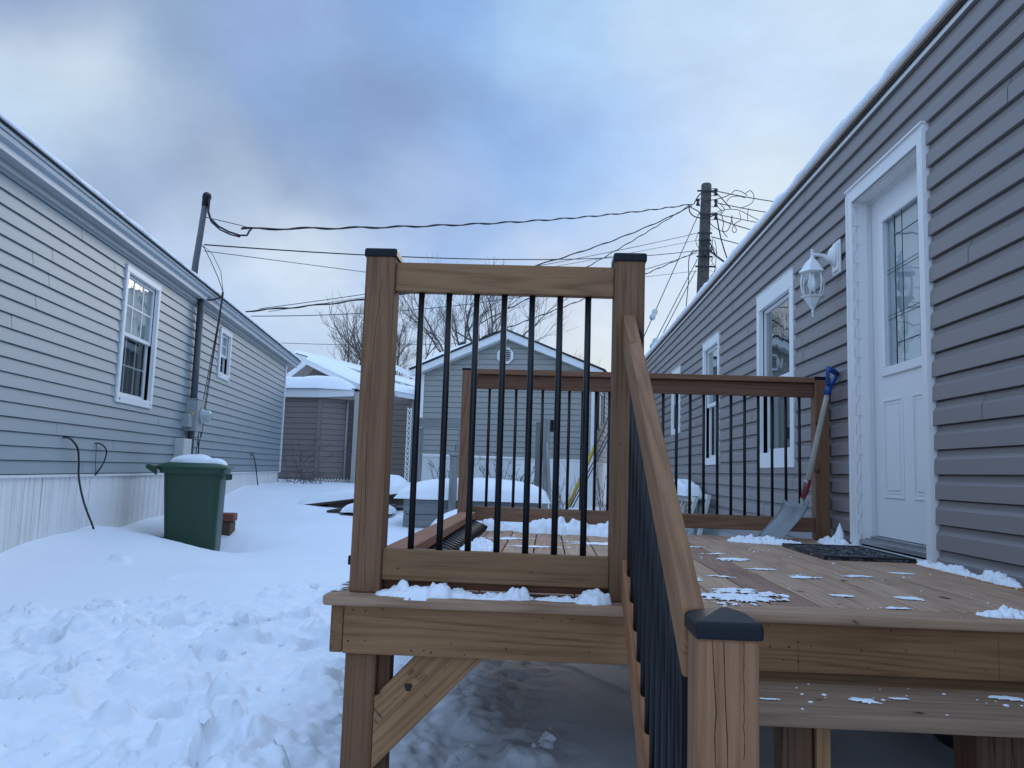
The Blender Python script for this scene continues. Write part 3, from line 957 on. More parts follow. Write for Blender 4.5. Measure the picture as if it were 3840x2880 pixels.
# rim boards and joists
rim = board('rim_board', deck, (-0.5615, 2.2845, 0.545), (1.75, 2.2845, 0.545), 0.029, 0.135, M['lumber'], bevel=0.004, tint=(0.92, 0.86, 0.76))
board('rim_board', deck, (-0.581, 2.272, 0.545), (-0.581, 5.08, 0.545), 0.036, 0.132, M['lumber'], bevel=0.004, tint=(0.72, 0.66, 0.54))
board('rim_board', deck, (-0.56, 5.06, 0.545), (1.75, 5.06, 0.545), 0.036, 0.132, M['lumber'], bevel=0.004, tint=(0.72, 0.66, 0.54))
for i, xj in enumerate((-0.15, 0.26, 0.67, 1.08, 1.49)):
    board('joist', deck, (xj, 2.302, 0.545), (xj, 5.04, 0.545), 0.036, 0.132, M['lumber'], bevel=0.003, tint=(0.8, 0.75, 0.68))
# pier posts
post('pier_post', -0.5145, 2.3455, -0.35, 0.474, tint=(0.9, 0.82, 0.75))
post('pier_post', -0.5, 5.0, -0.2, 0.474)
post('pier_post', 1.45, 2.42, -0.35, 0.474)
# end of a doubled joist showing behind the front pier
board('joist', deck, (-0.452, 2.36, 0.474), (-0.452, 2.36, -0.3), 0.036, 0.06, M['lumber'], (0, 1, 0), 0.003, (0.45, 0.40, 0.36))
# knee brace with its plumb cuts
by = 2.3000
brace = plate('knee_brace', deck, [(-0.4695, by, 0.357), (-0.4695, by, 0.158), (-0.165, by, 0.4735), (-0.357, by, 0.4735)], (0, 0.036, 0), M['lumber'], (0.7, 0, 0.72), 0.003, (1.10, 1.04, 0.92))
# knot and mill marks on the brace
mb = MB()
n = 14
c0 = Vector((-0.374, by-0.0012, 0.386))
ring = [(c0.x + math.cos(a)*0.0105*(1+0.25*math.sin(3*a)), c0.y, c0.z + math.sin(a)*0.0135*(1+0.2*math.cos(2*a))) for a in [2*PI*i/n for i in range(n)]]
mb.prism(ring, (0, 0.001, 0))
mb.build('knot', M['knot'], brace, to_local(brace, Matrix.Identity(4)))
mb = MB()
dx, dzv = Vector((0.70, 0, 0.71)).normalized(), Vector((-0.71, 0, 0.70)).normalized()
def ink(u, v, lu, lv):
    p = Vector((-0.455, by-0.0008, 0.30)) + dx*u + dzv*v
    mb.prism([p, p+dx*lu, p+dx*lu+dzv*lv, p+dzv*lv], (0, 0.0006, 0))
ink(-0.012, -0.012, 0.155, 0.0007)
ink(0.010, 0.002, 0.120, 0.0007)
rs = random.Random(3)
for row in range(3):
    for q in range(7):
        ink(0.150 + q*0.0042, -0.012 + row*0.0085, 0.0026*rs.uniform(.5, 1), 0.006*rs.uniform(.5, 1))
for q in range(5):
    ink(0.142 + q*0.0040, 0.024, 0.0024, 0.010*rs.uniform(.6, 1))
for q in range(8):
    ink(0.004, -0.008 + q*0.0042, 0.007*rs.uniform(.6, 1), 0.0022)
for q in range(4):
    ink(-0.015, -0.012 + q*0.0042, 0.006*rs.uniform(.6, 1), 0.0020)
ink(0.07, 0.002, 0.0014, 0.006); ink(0.085, -0.018, 0.0014, 0.006)
ink(0.135, -0.055, 0.003, 0.012)
mb.build('mill_stamp', M['ink'], brace, to_local(brace, Matrix.Identity(4)))

# step: riser board, two tread boards, supports
board('riser', deck, (0.30, 2.345, 0.428), (1.75, 2.345, 0.428), 0.034, 0.078, M['lumber'], bevel=0.004, tint=(0.92, 0.86, 0.76))
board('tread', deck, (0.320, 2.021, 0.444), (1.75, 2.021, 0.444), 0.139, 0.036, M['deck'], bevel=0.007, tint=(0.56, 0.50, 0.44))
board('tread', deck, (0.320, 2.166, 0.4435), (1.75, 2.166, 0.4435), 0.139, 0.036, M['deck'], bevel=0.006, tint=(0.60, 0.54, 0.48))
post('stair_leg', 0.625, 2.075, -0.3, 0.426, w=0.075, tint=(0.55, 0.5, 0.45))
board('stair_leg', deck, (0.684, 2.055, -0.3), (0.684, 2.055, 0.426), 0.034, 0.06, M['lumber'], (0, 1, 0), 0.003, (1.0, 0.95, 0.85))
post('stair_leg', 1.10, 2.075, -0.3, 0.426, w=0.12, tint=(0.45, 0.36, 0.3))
# small black bracket on the outer face of the landing post
MB().box((-0.012, -0.02, -0.013), (0.0, 0.02, 0.013)).build('bracket', M['black_plastic'], deck, to_local(deck, Matrix.Translation((-0.5595, 2.345, 0.728))), 0.002)

# drying cracks on the posts, screw heads and pencil marks on the fascia
def crack(parent, pts, width, name='crack'):
    mb = MB()
    for (x0, y0, z0), (x1, y1, z1) in zip(pts, pts[1:]):
        w0 = width*rs.uniform(0.5, 1.2); w1 = width*rs.uniform(0.5, 1.2)
        mb.prism([(x0-w0/2, y0, z0), (x0+w0/2, y0, z0), (x1+w1/2, y1, z1), (x1-w1/2, y1, z1)], (0, 0.0006, 0))
    return mb.build(name, M['knot'], parent, to_local(parent, Matrix.Identity(4)))
def wander(x0, x1, z0, z1, y, n=14, j=0.0012):
    return [(x0+(x1-x0)*i/n + rs.gauss(0, j), y, z0+(z1-z0)*i/n) for i in range(n+1)]
crack(newel, wander(0.249, 0.259, 0.764, 0.30, 1.1996), 0.0014)
crack(newel, wander(0.266, 0.276, 0.764, 0.30, 1.1996), 0.0014)
crack(newel, wander(0.292, 0.293, 0.764, 0.60, 1.1996, 14, 0.0006), 0.0009)
crack(p1, wander(-0.508, -0.522, 1.56, 1.36, 2.2996, 10), 0.0014)
crack(p1, wander(-0.522, -0.532, 1.36, 1.12, 2.2996, 10), 0.0010)
crack(p1, wander(-0.528, -0.524, 1.10, 0.93, 2.2996, 10), 0.0017)
crack(p1, wander(-0.524, -0.512, 0.93, 0.66, 2.2996, 12), 0.0012)
crack(p2, wander(0.246, 0.244, 1.45, 1.18, 2.2996, 10), 0.0008)
mb = MB()
def head(x, z, r=0.0028):
    mb.prism([(x+r*math.cos(2*PI*k/8), 2.2693, z+r*math.sin(2*PI*k/8)) for k in range(8)], (0, 0.0005, 0))
for (x, z) in [(-0.535, .598), (-0.50, .596), (-0.452, .602), (-0.545, .512), (-0.498, .514), (-0.505, .502), (-0.365, .493), (-0.31, .490), (-0.33, .495), (-0.215, .488), (-0.10, .508), (-0.255, .515), (0.0, .596), (0.05, .59), (0.08, .596),
               (0.13, .508), (0.62, .60), (0.70, .56), (0.675, .545), (0.735, .55), (0.625, .545), (0.66, .512), (0.70, .508), (0.87, .545), (0.99, .55), (1.12, .555), (1.20, .505), (0.95, .6)]:
    head(x, z, rs.uniform(0.0016, 0.0032))
mb.build('screw_heads', M['knot'], rim, to_local(rim, Matrix.Identity(4)))
mb = MB()
for x in (0.70, 1.235):
    mb.box((x, 2.2694, 0.478), (x+0.0008, 2.2699, 0.612))
mb.build('pencil_lines', M['ink'], rim, to_local(rim, Matrix.Identity(4)))

# a guard panel lying flat along the open left side
panel = thing('railing_panel', 'loose wooden rail with black balusters lying along the open left edge of the deck', 'railing', (-0.48, 3.7, DZ))
board('rail', panel, (-0.482, 2.40, 0.722), (-0.482, 5.02, 0.722), 0.092, 0.038, M['rail_red'], tint=(1.75, 1.45, 1.3))
board('rail_block', panel, (-0.44, 2.42, 0.672), (-0.44, 3.05, 0.672), 0.06, 0.05, M['lumber'], tint=(1, .95, .85))
sp = MB().tube([(0, 0, 0), (0.105, 0, -0.045)], 0.0105, 8).build('baluster', M['black_metal'], panel, to_local(panel, Matrix.Translation((-0.455, 2.45, 0.698))))
for i in range(1, 30):
    copy_obj(sp, panel, to_local(panel, Matrix.Translation((-0.455, 2.45 + i*0.0835, 0.698))))

# ------------------------------------------------------------------ the grey mobile home on the right
# local frame: origin on the wall plane at y=0, +x points out of the wall towards the yard
gh = thing('mobile_home', 'grey sided mobile home with white door and three white framed windows behind the deck', 'mobile home', (1.785, 9.0, 0.0), PI)
# with rz = pi: local y = 9 - world y, local x = 1.785 - world x
def ly(y): return 9.0 - y
GH0, GH1 = 0.2, 18.0
door_h = (ly(4.625), ly(3.80), 0.50, 2.64)
wins = {'a': (5.775, 6.78, 1.093, 2.545), 'b': (8.29, 9.15, 1.138, 2.52), 'c': (10.73, 11.45, 1.583, 2.49)}
holes = [door_h]
for a, b, c, d in wins.values():
    holes.append((ly(b)+0.05, ly(a)-0.05, c+0.05, d-0.05))
siding('wall', gh, M['grey_siding'], ly(GH1), ly(GH0), 0.4835, 3.06, 0.1117, 'dutch', holes, 0.018, None, 0.006)
# back, end and core so that the home is a solid body
mb = MB()
mb.box((-4.3, ly(GH1), -0.4), (-0.30, ly(GH1)+0.05, 3.06))
mb.box((-4.3, ly(GH0)-0.05, -0.4), (-0.30, ly(GH0), 3.06))
mb.box((-4.3, ly(GH1)+0.05, -0.4), (-4.25, ly(GH0)-0.05, 3.06))
mb.box((-4.25, ly(GH1)+0.05, 3.0), (-0.02, ly(GH0)-0.05, 3.05))
mb.box((-0.30, ly(GH1), -0.4), (-0.005, ly(GH1)+0.03, 3.06))
mb.box((-0.30, ly(GH0)-0.03, -0.4), (-0.005, ly(GH0), 3.06))
mb.build('rear_wall', M['grey_siding'], gh)
MB().box((-0.06, ly(GH1)-0.03, 0.45), (0.03, ly(GH1)+0.06, 3.06)).build('corner_trim', M['white'], gh)
# skirting of grooved panels
mb = MB()
y = GH0
while y < GH1:
    mb.box((-0.045, ly(min(y+0.195, GH1)), -0.4), (-0.022, ly(y), 0.482))
    mb.box((-0.05, ly(y+0.2), -0.4), (-0.03, ly(min(y+0.195, GH1)), 0.482))
    y += 0.2
mb.build('skirting', M['grey_skirt'], gh)
# eave: J-trim, dark soffit gap, drip edge, roof
mb = MB().box((0.0, ly(GH1), 3.0605), (0.022, ly(GH0), 3.084))
mb.build('eave_trim', M['white'], gh)
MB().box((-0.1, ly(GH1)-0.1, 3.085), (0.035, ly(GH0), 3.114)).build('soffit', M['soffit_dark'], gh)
MB().box((0.0355, ly(GH1)-0.12, 3.103), (0.052, ly(GH0), 3.1165)).build('drip_edge', M['tan_metal'], gh)
roof_poly = [(0.05, 0, 3.118), (-2.2, 0, 3.598), (-4.4, 0, 3.118), (-4.4, 0, 3.105), (-2.2, 0, 3.58), (0.03, 0, 3.1168)]
MB().prism([(a, ly(GH1)-0.12, c) for a, _, c in roof_poly], (0, ly(GH0)-ly(GH1)+0.12, 0)).build('roof', M['shingle'], gh)

def window(parent, ya, yb, z0, z1, head=0.11, side=0.075, sillh=0.075, meet=None, room=0.5, out=0.026, sash_mat='white', glass='side_glass'):
    """sash window in the wall plane x=0; ya<yb are local y"""
    w_ = MB()
    frame_ring(w_, -0.01, out, ya, yb, z0, z1, side, sillh, head)
    # head flashing lip
    w_.box((0.0, ya-0.003, z1), (out+0.006, yb+0.003, z1+0.010))
    win = w_.build('window', M[sash_mat], parent, None, 0.003)
    iy0, iy1, iz0, iz1 = ya+side, yb-side, z0+sillh, z1-head
    zm = meet if meet else (iz0+iz1)/2
    fr = MB()
    for (q0, q1, dpt) in ((zm-0.015, iz1, -0.028), (iz0, zm+0.02, -0.052)):
        frame_ring(fr, dpt-0.018, dpt+0.012, iy0+0.001, iy1-0.001, q0, q1, 0.030, 0.035, 0.030)
    fr.box((-0.12, iy0, iz0-0.012), (-0.012, iy1, iz0-0.001))
    fr.build('sash', M[sash_mat], win, None, 0.002)
    MB().box((-0.032, iy0+0.028, zm+0.018), (-0.029, iy1-0.028, iz1-0.028)).build('pane', M[glass], win)
    MB().box((-0.056, iy0+0.028, iz0+0.032), (-0.053, iy1-0.028, zm-0.008)).build('pane', M[glass], win)
    bx = MB()
    bx.box((-room, iy0-0.2, iz0-0.3), (-room+0.02, iy1+0.2, iz1+0.2))
    bx.box((-room+0.02, iy0-0.22, iz0-0.3), (-0.075, iy0-0.2, iz1+0.2))
    bx.box((-room+0.02, iy1+0.2, iz0-0.3), (-0.075, iy1+0.22, iz1+0.2))
    bx.box((-room+0.02, iy0-0.2, iz1+0.18), (-0.075, iy1+0.2, iz1+0.2))
    bx.box((-room+0.02, iy0-0.2, iz0-0.32), (-0.075, iy1+0.2, iz0-0.3))
    bx.build('window_interior', M['room'], win)
    return win, (iy0, iy1, iz0, iz1, zm)

for key, lab in (('a', 'large window'), ('b', None), ('c', None)):
    a, b, c, d = wins[key]
    big = key == 'a'
    win, io = window(gh, ly(b), ly(a), c, d, head=0.13 if big else 0.085, side=0.085 if big else 0.062, sillh=0.12 if big else 0.075, meet=1.79 if big else (1.80 if key == 'b' else None))
    # pale curtain at one side
    cu = MB()
    npl = 14
    for q in range(npl):
        yy = io[0]+0.02 + q*0.022
        cu.box((-0.16-0.02*(q % 2), yy, io[2]), (-0.15-0.02*(q % 2), yy+0.022, io[3]))
    cu.build('curtain', M['curtain'] if big else M['blind'], win)

# entry door set back in its frame
dy0, dy1 = ly(4.70), ly(3.722)
mb = MB()
frame_ring(mb, -0.004, 0.030, dy0, dy1, 0.648, 2.722, 0.072, 0.001, 0.075)
mb.box((0.0301, dy0+0.002, 0.66), (0.038, dy0+0.016, 2.70))
mb.box((0.0301, dy1-0.016, 0.66), (0.038, dy1-0.002, 2.70))
mb.box((0.0, dy0-0.004, 2.722), (0.042, dy1+0.004, 2.732))
dframe = mb.build('door_frame', M['white'], gh, None, 0.004)
mb = MB()   # jambs and head of the opening, 9 cm deep
mb.box((-0.14, ly(4.628)-0.02, 0.665), (-0.005, ly(4.628), 2.665))
mb.box((-0.14, ly(3.795), 0.665), (-0.005, ly(3.795)+0.02, 2.665))
mb.box((-0.14, ly(4.628)-0.02, 2.645), (-0.005, ly(3.795)+0.02, 2.6649))
mb.box((-0.085, ly(4.628), 2.632), (-0.068, ly(3.795), 2.6448))
mb.box((-0.055, ly(4.628), 0.70), (-0.050, ly(4.628)+0.012, 2.63))
mb.build('door_jamb', M['white'], dframe)
mb = MB()
mb.box((-0.12, ly(4.626), 0.66), (0.012, ly(3.797), 0.684))
mb.box((-0.115, ly(4.626), 0.684), (-0.05, ly(3.797), 0.702))
mb.box((-0.03, ly(4.626), 0.684), (-0.018, ly(3.797), 0.690))
mb.build('threshold', M['sill_metal'], gh, None, 0.002)
MB().box((0.0, dy0+0.01, 0.622), (0.050, dy1-0.004, 0.6475)).build('door_sill', M['white'], gh, None, 0.003)
# slab with its lite cut out
sx0, sx1 = -0.125, -0.085
ds0, ds1 = ly(4.622), ly(3.800)
gy0, gy1, gz0, gz1 = ly(4.455), ly(3.965), 1.632, 2.475
mb = MB()
mb.box((sx0, ds0, 0.706), (sx1, ds1, gz0))
mb.box((sx0, ds0, gz1), (sx1, ds1, 2.640))
mb.box((sx0, ds0, gz0), (sx1, gy0, gz1))
mb.box((sx0, gy1, gz0), (sx1, ds1, gz1))
door = mb.build('door', M['door_white'], gh)
mb = MB()   # moulding round the lite
q = 0.042
frame_ring(mb, sx1, sx1+0.014, gy0-q, gy1+q, gz0-q, gz1+q, q+0.006, q+0.006, q+0.006)
mb.build('lite_frame', M['door_white'], door, None, 0.005, 3)
MB().box((-0.102, gy0, gz0), (-0.098, gy1, gz1)).build('door_glass', M['door_glass'], door)
MB().box((-0.116, gy0, gz0), (-0.112, gy1, gz1)).build('frosted_pane', M['frost'], door)
mb = MB()   # lead came pattern
def came(a, b, r=0.0028):
    mb.tube([(-0.0975, ly(a[0]), a[1]), (-0.0975, ly(b[0]), b[1])], r, 4)
for yv in (4.345, 4.255, 4.065):
    came((yv, gz0), (yv, gz1), 0.0030 if yv in (4.345, 4.065) else 0.0022)
for zv in (2.185, 2.165, 1.925, 1.905):
    came((4.45, zv), (3.97, zv), 0.0020)
came((4.345, 2.36), (4.065, 2.36)); came((4.345, 1.76), (4.065, 1.76))
mb.build('came', M['came'], door)
# two raised lower panels
mb = MB()
def panel_mould(ya, yb, z0, z1):
    frame_ring(mb, sx1, sx1+0.006, ya, yb, z0, z1, 0.014, 0.014, 0.014)
    frame_ring(mb, sx1, sx1+0.003, ya+0.022, yb-0.022, z0+0.022, z1-0.022, 0.010, 0.012, 0.012)
    mb.prism([(sx1, ya+0.045, z0+0.042), (sx1, yb-0.045, z0+0.042), (sx1, yb-0.045, z1-0.042), (sx1, ya+0.045, z1-0.042)], (0.005, 0, 0))
panel_mould(ly(4.505), ly(4.260), 0.920, 1.462)
panel_mould(ly(4.150), ly(3.905), 0.920, 1.462)
mb.build('raised_panels', M['door_white'], door, None, 0.003, 2)
mb = MB()
mb.lathe([(0.03, 0), (0.03, 0.006), (0.012, 0.012), (0.012, 0.03), (0.026, 0.04), (0.028, 0.055), (0.018, 0.066)], 16)
kn = mb.build('handle', M['alu'], door, Matrix.Translation((sx1, ly(3.865), 1.55)) @ Matrix.Rotation(PI/2, 4, 'Y'))

# snow on the roof, its broken edge over the drip edge
def roof_snow(name, label, parent_m, y0, y1, edge_x, edge_z, rise, width, thick, seed, step=0.06):
    n = int((y1-y0)/step)
    prof = [(-0.004, -0.004), (0.012, 0.10), (0.014, 0.5), (-0.010, 0.86), (-0.09, 1.0), (-0.4, 1.05), (-1.2, 1.05), (-width, 1.1)]
    ys = np.linspace(y0, y1, n)
    X = np.zeros((n, len(prof))); Y = np.zeros_like(X); Z = np.zeros_like(X)
    base = fbm(ys*0.9+seed, ys*0.0+seed*2.0, 4) - 0.5
    for j, (px, pz) in enumerate(prof):
        nn = fbm(ys*2.6+seed+j*0.21, ys*0.0+seed*2.0+j*0.15, 4) - 0.5
        n2 = fbm(ys*12+seed*3+j*0.9, ys*0.0+j*0.47, 3) - 0.5
        X[:, j] = edge_x + px + (n2*0.016 + nn*0.014)*(1 if 0 < j < 5 else 0.0)
        Z[:, j] = edge_z - px*rise + pz*thick*(1+0.55*base+0.28*nn+0.30*n2)
        Y[:, j] = ys
    o = grid_mesh(X, Y, Z, name, M['snow'], None, parent_m)
    return tag(o, label, None, None, 'stuff')
roof_snow('roof_snow', 'snow lying along the roof edge of the grey home', wm(gh), ly(GH1), ly(GH0), 0.050, 3.1185, 0.2133, 2.2, 0.088, 4.0)

# ------------------------------------------------------------------ wall lantern
lamp = thing('wall_lantern', 'white carriage lantern mounted on grey siding beside the door', 'wall light', (1.769, 4.888, 2.38))
def lw(mb_, name, mat, parent=lamp, **k):
    return mb_.build(name, M[mat], parent, None, **k)
# local: -x out of the wall
mb = MB()
mb.box((-0.012, -0.062, -0.105), (0.0, 0.062, 0.105))
mb.box((-0.022, -0.048, -0.088), (-0.012, 0.048, 0.088))
lw(mb, 'mounting_block', 'white', bevel=0.004)
mb = MB().lathe([(0.054, 0), (0.054, 0.010), (0.044, 0.018), (0.040, 0.026), (0.018, 0.038)], 18)
o = mb.build('backplate', M['white_metal'], lamp, Matrix.Translation((-0.022, 0, 0.012)) @ Matrix.Rotation(-PI/2, 4, 'Y') @ Matrix.Diagonal((1.25, 0.85, 1, 1)))
mb = MB().tube([(-0.045, 0, -0.03), (-0.065, 0, 0.0), (-0.095, 0, 0.015), (-0.130, 0, 0.018), (-0.157, 0, 0.020)], [0.020, 0.015, 0.012, 0.010, 0.010], 10)
lw(mb, 'arm', 'white_metal')
CX = -0.157
mb = MB().lathe([(0.008, 0.052), (0.011, 0.046), (0.006, 0.040), (0.010, 0.032), (0.010, 0.022), (0.006, 0.016), (0.012, 0.008), (0.014, -0.006), (0.046, -0.040), (0.072, -0.082), (0.084, -0.092), (0.084, -0.098), (0.062, -0.104)][::-1], 6, (CX, 0, 0), smooth=False)
lw(mb, 'lantern_roof', 'white_metal')
mb = MB()
for k in range(6):
    a = 2*PI*k/6
    pts = []
    for zz, rr in ((-0.104, 0.058), (-0.135, 0.068), (-0.175, 0.070), (-0.215, 0.064), (-0.242, 0.054)):
        pts.append((CX+rr*math.cos(a), rr*math.sin(a), zz))
    mb.tube(pts, 0.0052, 6)
lw(mb, 'cage', 'white_metal')
mb = MB().lathe([(0.054, -0.104), (0.063, -0.135), (0.065, -0.175), (0.059, -0.215), (0.050, -0.242)][::-1], 18, (CX, 0, 0))
mb.f = mb.f[:-2]; mb.smooth = mb.smooth[:-2]
lw(mb, 'lamp_glass', 'lamp_glass')
mb = MB().lathe([(0.006, -0.375), (0.006, -0.350), (0.011, -0.345), (0.006, -0.336), (0.010, -0.328), (0.016, -0.318), (0.046, -0.275), (0.052, -0.262), (0.070, -0.254), (0.074, -0.246), (0.052, -0.242)], 6, (CX, 0, 0), smooth=False)
lw(mb, 'lantern_base', 'white_metal')
mb = MB().lathe([(0.006, -0.205), (0.022, -0.198), (0.030, -0.175), (0.029, -0.155), (0.018, -0.128), (0.014, -0.108)], 16, (CX, 0, 0))
lw(mb, 'bulb', 'bulb')
mb = MB().lathe([(0.001, -0.03), (0.006, 0.0)], 6, (-0.02, 0.01, -0.106))
lw(mb, 'icicle', 'glass')

# ------------------------------------------------------------------ shovel, mat, snow on the deck
shovel = thing('snow_shovel', 'scoop shovel with worn wooden handle and blue grip leaning on the corner post', 'shovel', (1.36, 4.88, DZ))
hp = [Vector(p) for p in ((1.556, 4.86, 0.965), (1.610, 4.86, 1.200), (1.655, 4.86, 1.400), (1.687, 4.86, 1.535))]
mb = MB().tube([hp[0]-(hp[1]-hp[0])*0.10] + hp, [0.0165, 0.0175, 0.0175, 0.0170, 0.0155], 12)
hf = frame(hp[0], hp[-1], (0, 1, 0))
inv = hf.inverted()
mb.v = [tuple(inv @ Vector(p)) for p in mb.v]
o = mb.build('handle', M['handle_wood'], shovel, to_local(shovel, hf)); o.color = (1, 1, 1, 1)
gd = (hp[-1]-hp[-2]).normalized()
gs = Vector((0.72, 0.69, 0)).normalized()
gs = (gs - gd*gs.dot(gd)).normalized()
top = hp[-1]
mb = MB()
mb.tube([top-gd*0.015, top+gd*0.045], [0.021, 0.019], 12)
loop = []
for k in range(17):
    t = k/16
    a = PI*(t)
    pass
pts = [top+gd*0.04, top+gd*0.06-gs*0.026, top+gd*0.090-gs*0.046, top+gd*0.122-gs*0.053, top+gd*0.140-gs*0.050]
mb.tube(pts, [0.016, 0.014, 0.012, 0.013, 0.015], 10)
pts = [top+gd*0.04, top+gd*0.06+gs*0.026, top+gd*0.090+gs*0.046, top+gd*0.122+gs*0.053, top+gd*0.140+gs*0.050]
mb.tube(pts, [0.016, 0.014, 0.012, 0.013, 0.015], 10)
mb.tube([top+gd*0.135-gs*0.062, top+gd*0.138, top+gd*0.135+gs*0.062], [0.015, 0.018, 0.015], 10)
mb.build('grip', M['blue'], shovel, to_local(shovel, Matrix.Identity(4)))
sk = [Vector(p) for p in ((1.565, 4.86, 1.005), (1.550, 4.86, 0.935), (1.530, 4.862, 0.885), (1.535, 4.87, 0.840), (1.528, 4.875, 0.80))]
MB().tube(sk, [0.0215, 0.019, 0.013, 0.012, 0.013], 10).build('socket', M['socket'], shovel, to_local(shovel, Matrix.Identity(4)))
# scoop blade: a dished sheet between its four corners
BL, BR, TR, TL = Vector((1.305, 4.985, 0.646)), Vector((1.392, 4.775, 0.646)), Vector((1.585, 4.790, 0.835)), Vector((1.500, 4.985, 0.835))
nu, nv = 17, 15
nrmv = ((BR-BL).cross(TL-BL)).normalized()
if nrmv.x > 0: nrmv = -nrmv
front, backs = [], []
for j in range(nv):
    for i in range(nu):
        u, v = i/(nu-1), j/(nv-1)
        p = BL*(1-u)*(1-v) + BR*u*(1-v) + TR*u*v + TL*(1-u)*v
        side = abs(2*u-1)**5*0.038*(0.35+0.65*v) + v**6*0.035
        dish = 0.006*math.sin(PI*u)*1.0 - 0.012*math.exp(-((u-0.5)/0.12)**2)*sst(0.45, 1.0, v)
        p = p + nrmv*(side - dish)
        front.append(p); backs.append(p - nrmv*0.0025)
vs = front + backs
fs = []
for j in range(nv-1):
    for i in range(nu-1):
        a = j*nu+i
        fs.append((a, a+1, a+nu+1, a+nu)); b = a + nu*nv
        fs.append((b, b+nu, b+nu+1, b+1))
edge = [i for i in range(nu)] + [j*nu+nu-1 for j in range(1, nv)] + [(nv-1)*nu+i for i in range(nu-2, -1, -1)] + [j*nu for j in range(nv-2, 0, -1)]
for a, b in zip(edge, edge[1:]+edge[:1]):
    fs.append((a, a+nu*nv, b+nu*nv, b))
MB().add(vs, fs, True).build('scoop', M['scoop'], shovel, to_local(shovel, Matrix.Identity(4)))

dm = thing('door_mat', 'black rubber door mat with raised swirls in front of the white door', 'door mat', (1.50, 4.10, DZ))
mb = MB()
frame_ring(mb, 0, 0.01, -0.33, 0.33, -0.215, 0.20, 0.018, 0.018, 0.018)
sw_ = MB()
rs2 = random.Random(5)
for k in range(60):
    cx_, cy_ = rs2.uniform(-0.17, 0.155), rs2.uniform(-0.29, 0.29)
    r_ = rs2.uniform(0.018, 0.045); a0 = rs2.uniform(0, 6.28); sp_a = rs2.uniform(1.6, 4.2)
    arc = [(cx_+r_*(1+0.25*t/9)*math.cos(a0+sp_a*t/9), cy_+r_*(1+0.25*t/9)*math.sin(a0+sp_a*t/9), 0.0150) for t in range(10)]
    arc = [q for q in arc if -0.19 < q[0] < 0.175 and -0.31 < q[1] < 0.31]
    if len(arc) > 3: sw_.tube(arc, 0.0042, 6)
sw_.box((-0.215, -0.33, 0.001), (0.20, 0.33, 0.014))
sw_.build('rubber_mat', M['doormat'], dm)
rmx = Matrix(((0, 0, 1, 0), (0, 1, 0, 0), (1, 0, 0, 0.0095), (0, 0, 0, 1)))
mb.build('mat_edge', M['rubber'], dm, rmx, 0.002)

piles = [
    ('snow_pile', 'cauliflower ridge of snow under the guard rail beside the left landing post', -0.345, 2.292, .29, .075, .050, 3, 0.0, 0.7),
    ('snow_pile', 'low thin crumbs of snow under the front guard rail', -0.15, 2.290, .22, .06, .020, 8, 0.0, 0.8),
    ('snow_pile', 'small snow clod in the middle under the front guard rail', -0.075, 2.300, .09, .05, .036, 9, 0.0, 0.8),
    ('snow_pile', 'string of small snow crumbs left of the right landing post', 0.06, 2.298, .16, .04, .018, 11, 0.0, 0.8),
    ('snow_pile', 'chunky snow lump against the right landing post at the stair', 0.142, 2.285, .085, .06, .044, 13, 0.1, 0.5),
    ('snow_pile', 'white snow heap below the back guard rail near the middle', 0.08, 4.86, .48, .22, .100, 21, -0.1, 0.9),
    ('snow_pile', 'wide snow heap below the back guard rail beside the stair post', 0.50, 4.80, .52, .30, .105, 27, 0.05, 0.9),
    ('snow_pile', 'snow heap in the far left corner of the deck', -0.33, 4.93, .26, .16, .07, 31, 0, 1.0),
    ('snow_pile', 'long snow drift on the deck beside the lying railing', -0.31, 3.55, .17, 1.2, .040, 37, 0.02, 0.8),
    ('snow_pile', 'snow swept up in front of the shovel blade', 1.25, 4.66, .42, .20, .045, 41, -0.35, 0.8),
    ('snow_pile', 'low snow crumbs piled between the corner post and the door frame', 1.69, 4.80, .16, .14, .050, 45, 0.2, 0.9),
    ('snow_pile', 'low snow crumbs at the foot of the door frame behind the mat', 1.67, 4.69, .15, .18, .040, 46, 0.0, 0.9),
    ('snow_pile', 'line of snow along the siding right of the door', 1.705, 3.50, .06, .50, .035, 52, 0.02, 0.6),
    ('snow_pile', 'egg sized snow lumps along the siding nearest the front edge', 1.715, 3.14, .06, .26, .050, 57, 0.02, 0.6),
    ('snow_pile', 'curled snow lump on the front deck edge at the right', 1.29, 2.335, .15, .07, .030, 61, 0.0, 1.0),
]
for nm, lab, x, y, wd, dp, h, sd, rt, shp in piles:
    o = snow_pile(nm, x, y, DZ, wd, dp, h, sd, rt, shp)
    if o: tag(o, lab, 'snow', 'heaps of snow on the deck')
lump = bmesh.new()
bmesh.ops.create_icosphere(lump, subdivisions=3, radius=1.0)
rs3 = random.Random(8)
lv = []
for v in lump.verts:
    t = (v.co.z + 1) / 2
    k = (1.05 - 0.95*t**0.8) * (1 + 0.16*math.sin(v.co.x*5+v.co.z*4)*math.cos(v.co.y*6)) * rs3.uniform(0.93, 1.07)
    lv.append((v.co.x*0.045*k + 0.006*t, v.co.y*0.050*k, 0.125*t))
lump.verts.index_update()
lf = [tuple(q.index for q in f.verts) for f in lump.faces]
lump.free()
o = MB().add(lv, lf, True).build('snow_lump', M['snow'], None, Matrix.Translation((1.712, 4.775, DZ-0.004)))
tag(o, 'pointed snow lump standing against the door frame by the corner post', 'snow', 'heaps of snow on the deck')
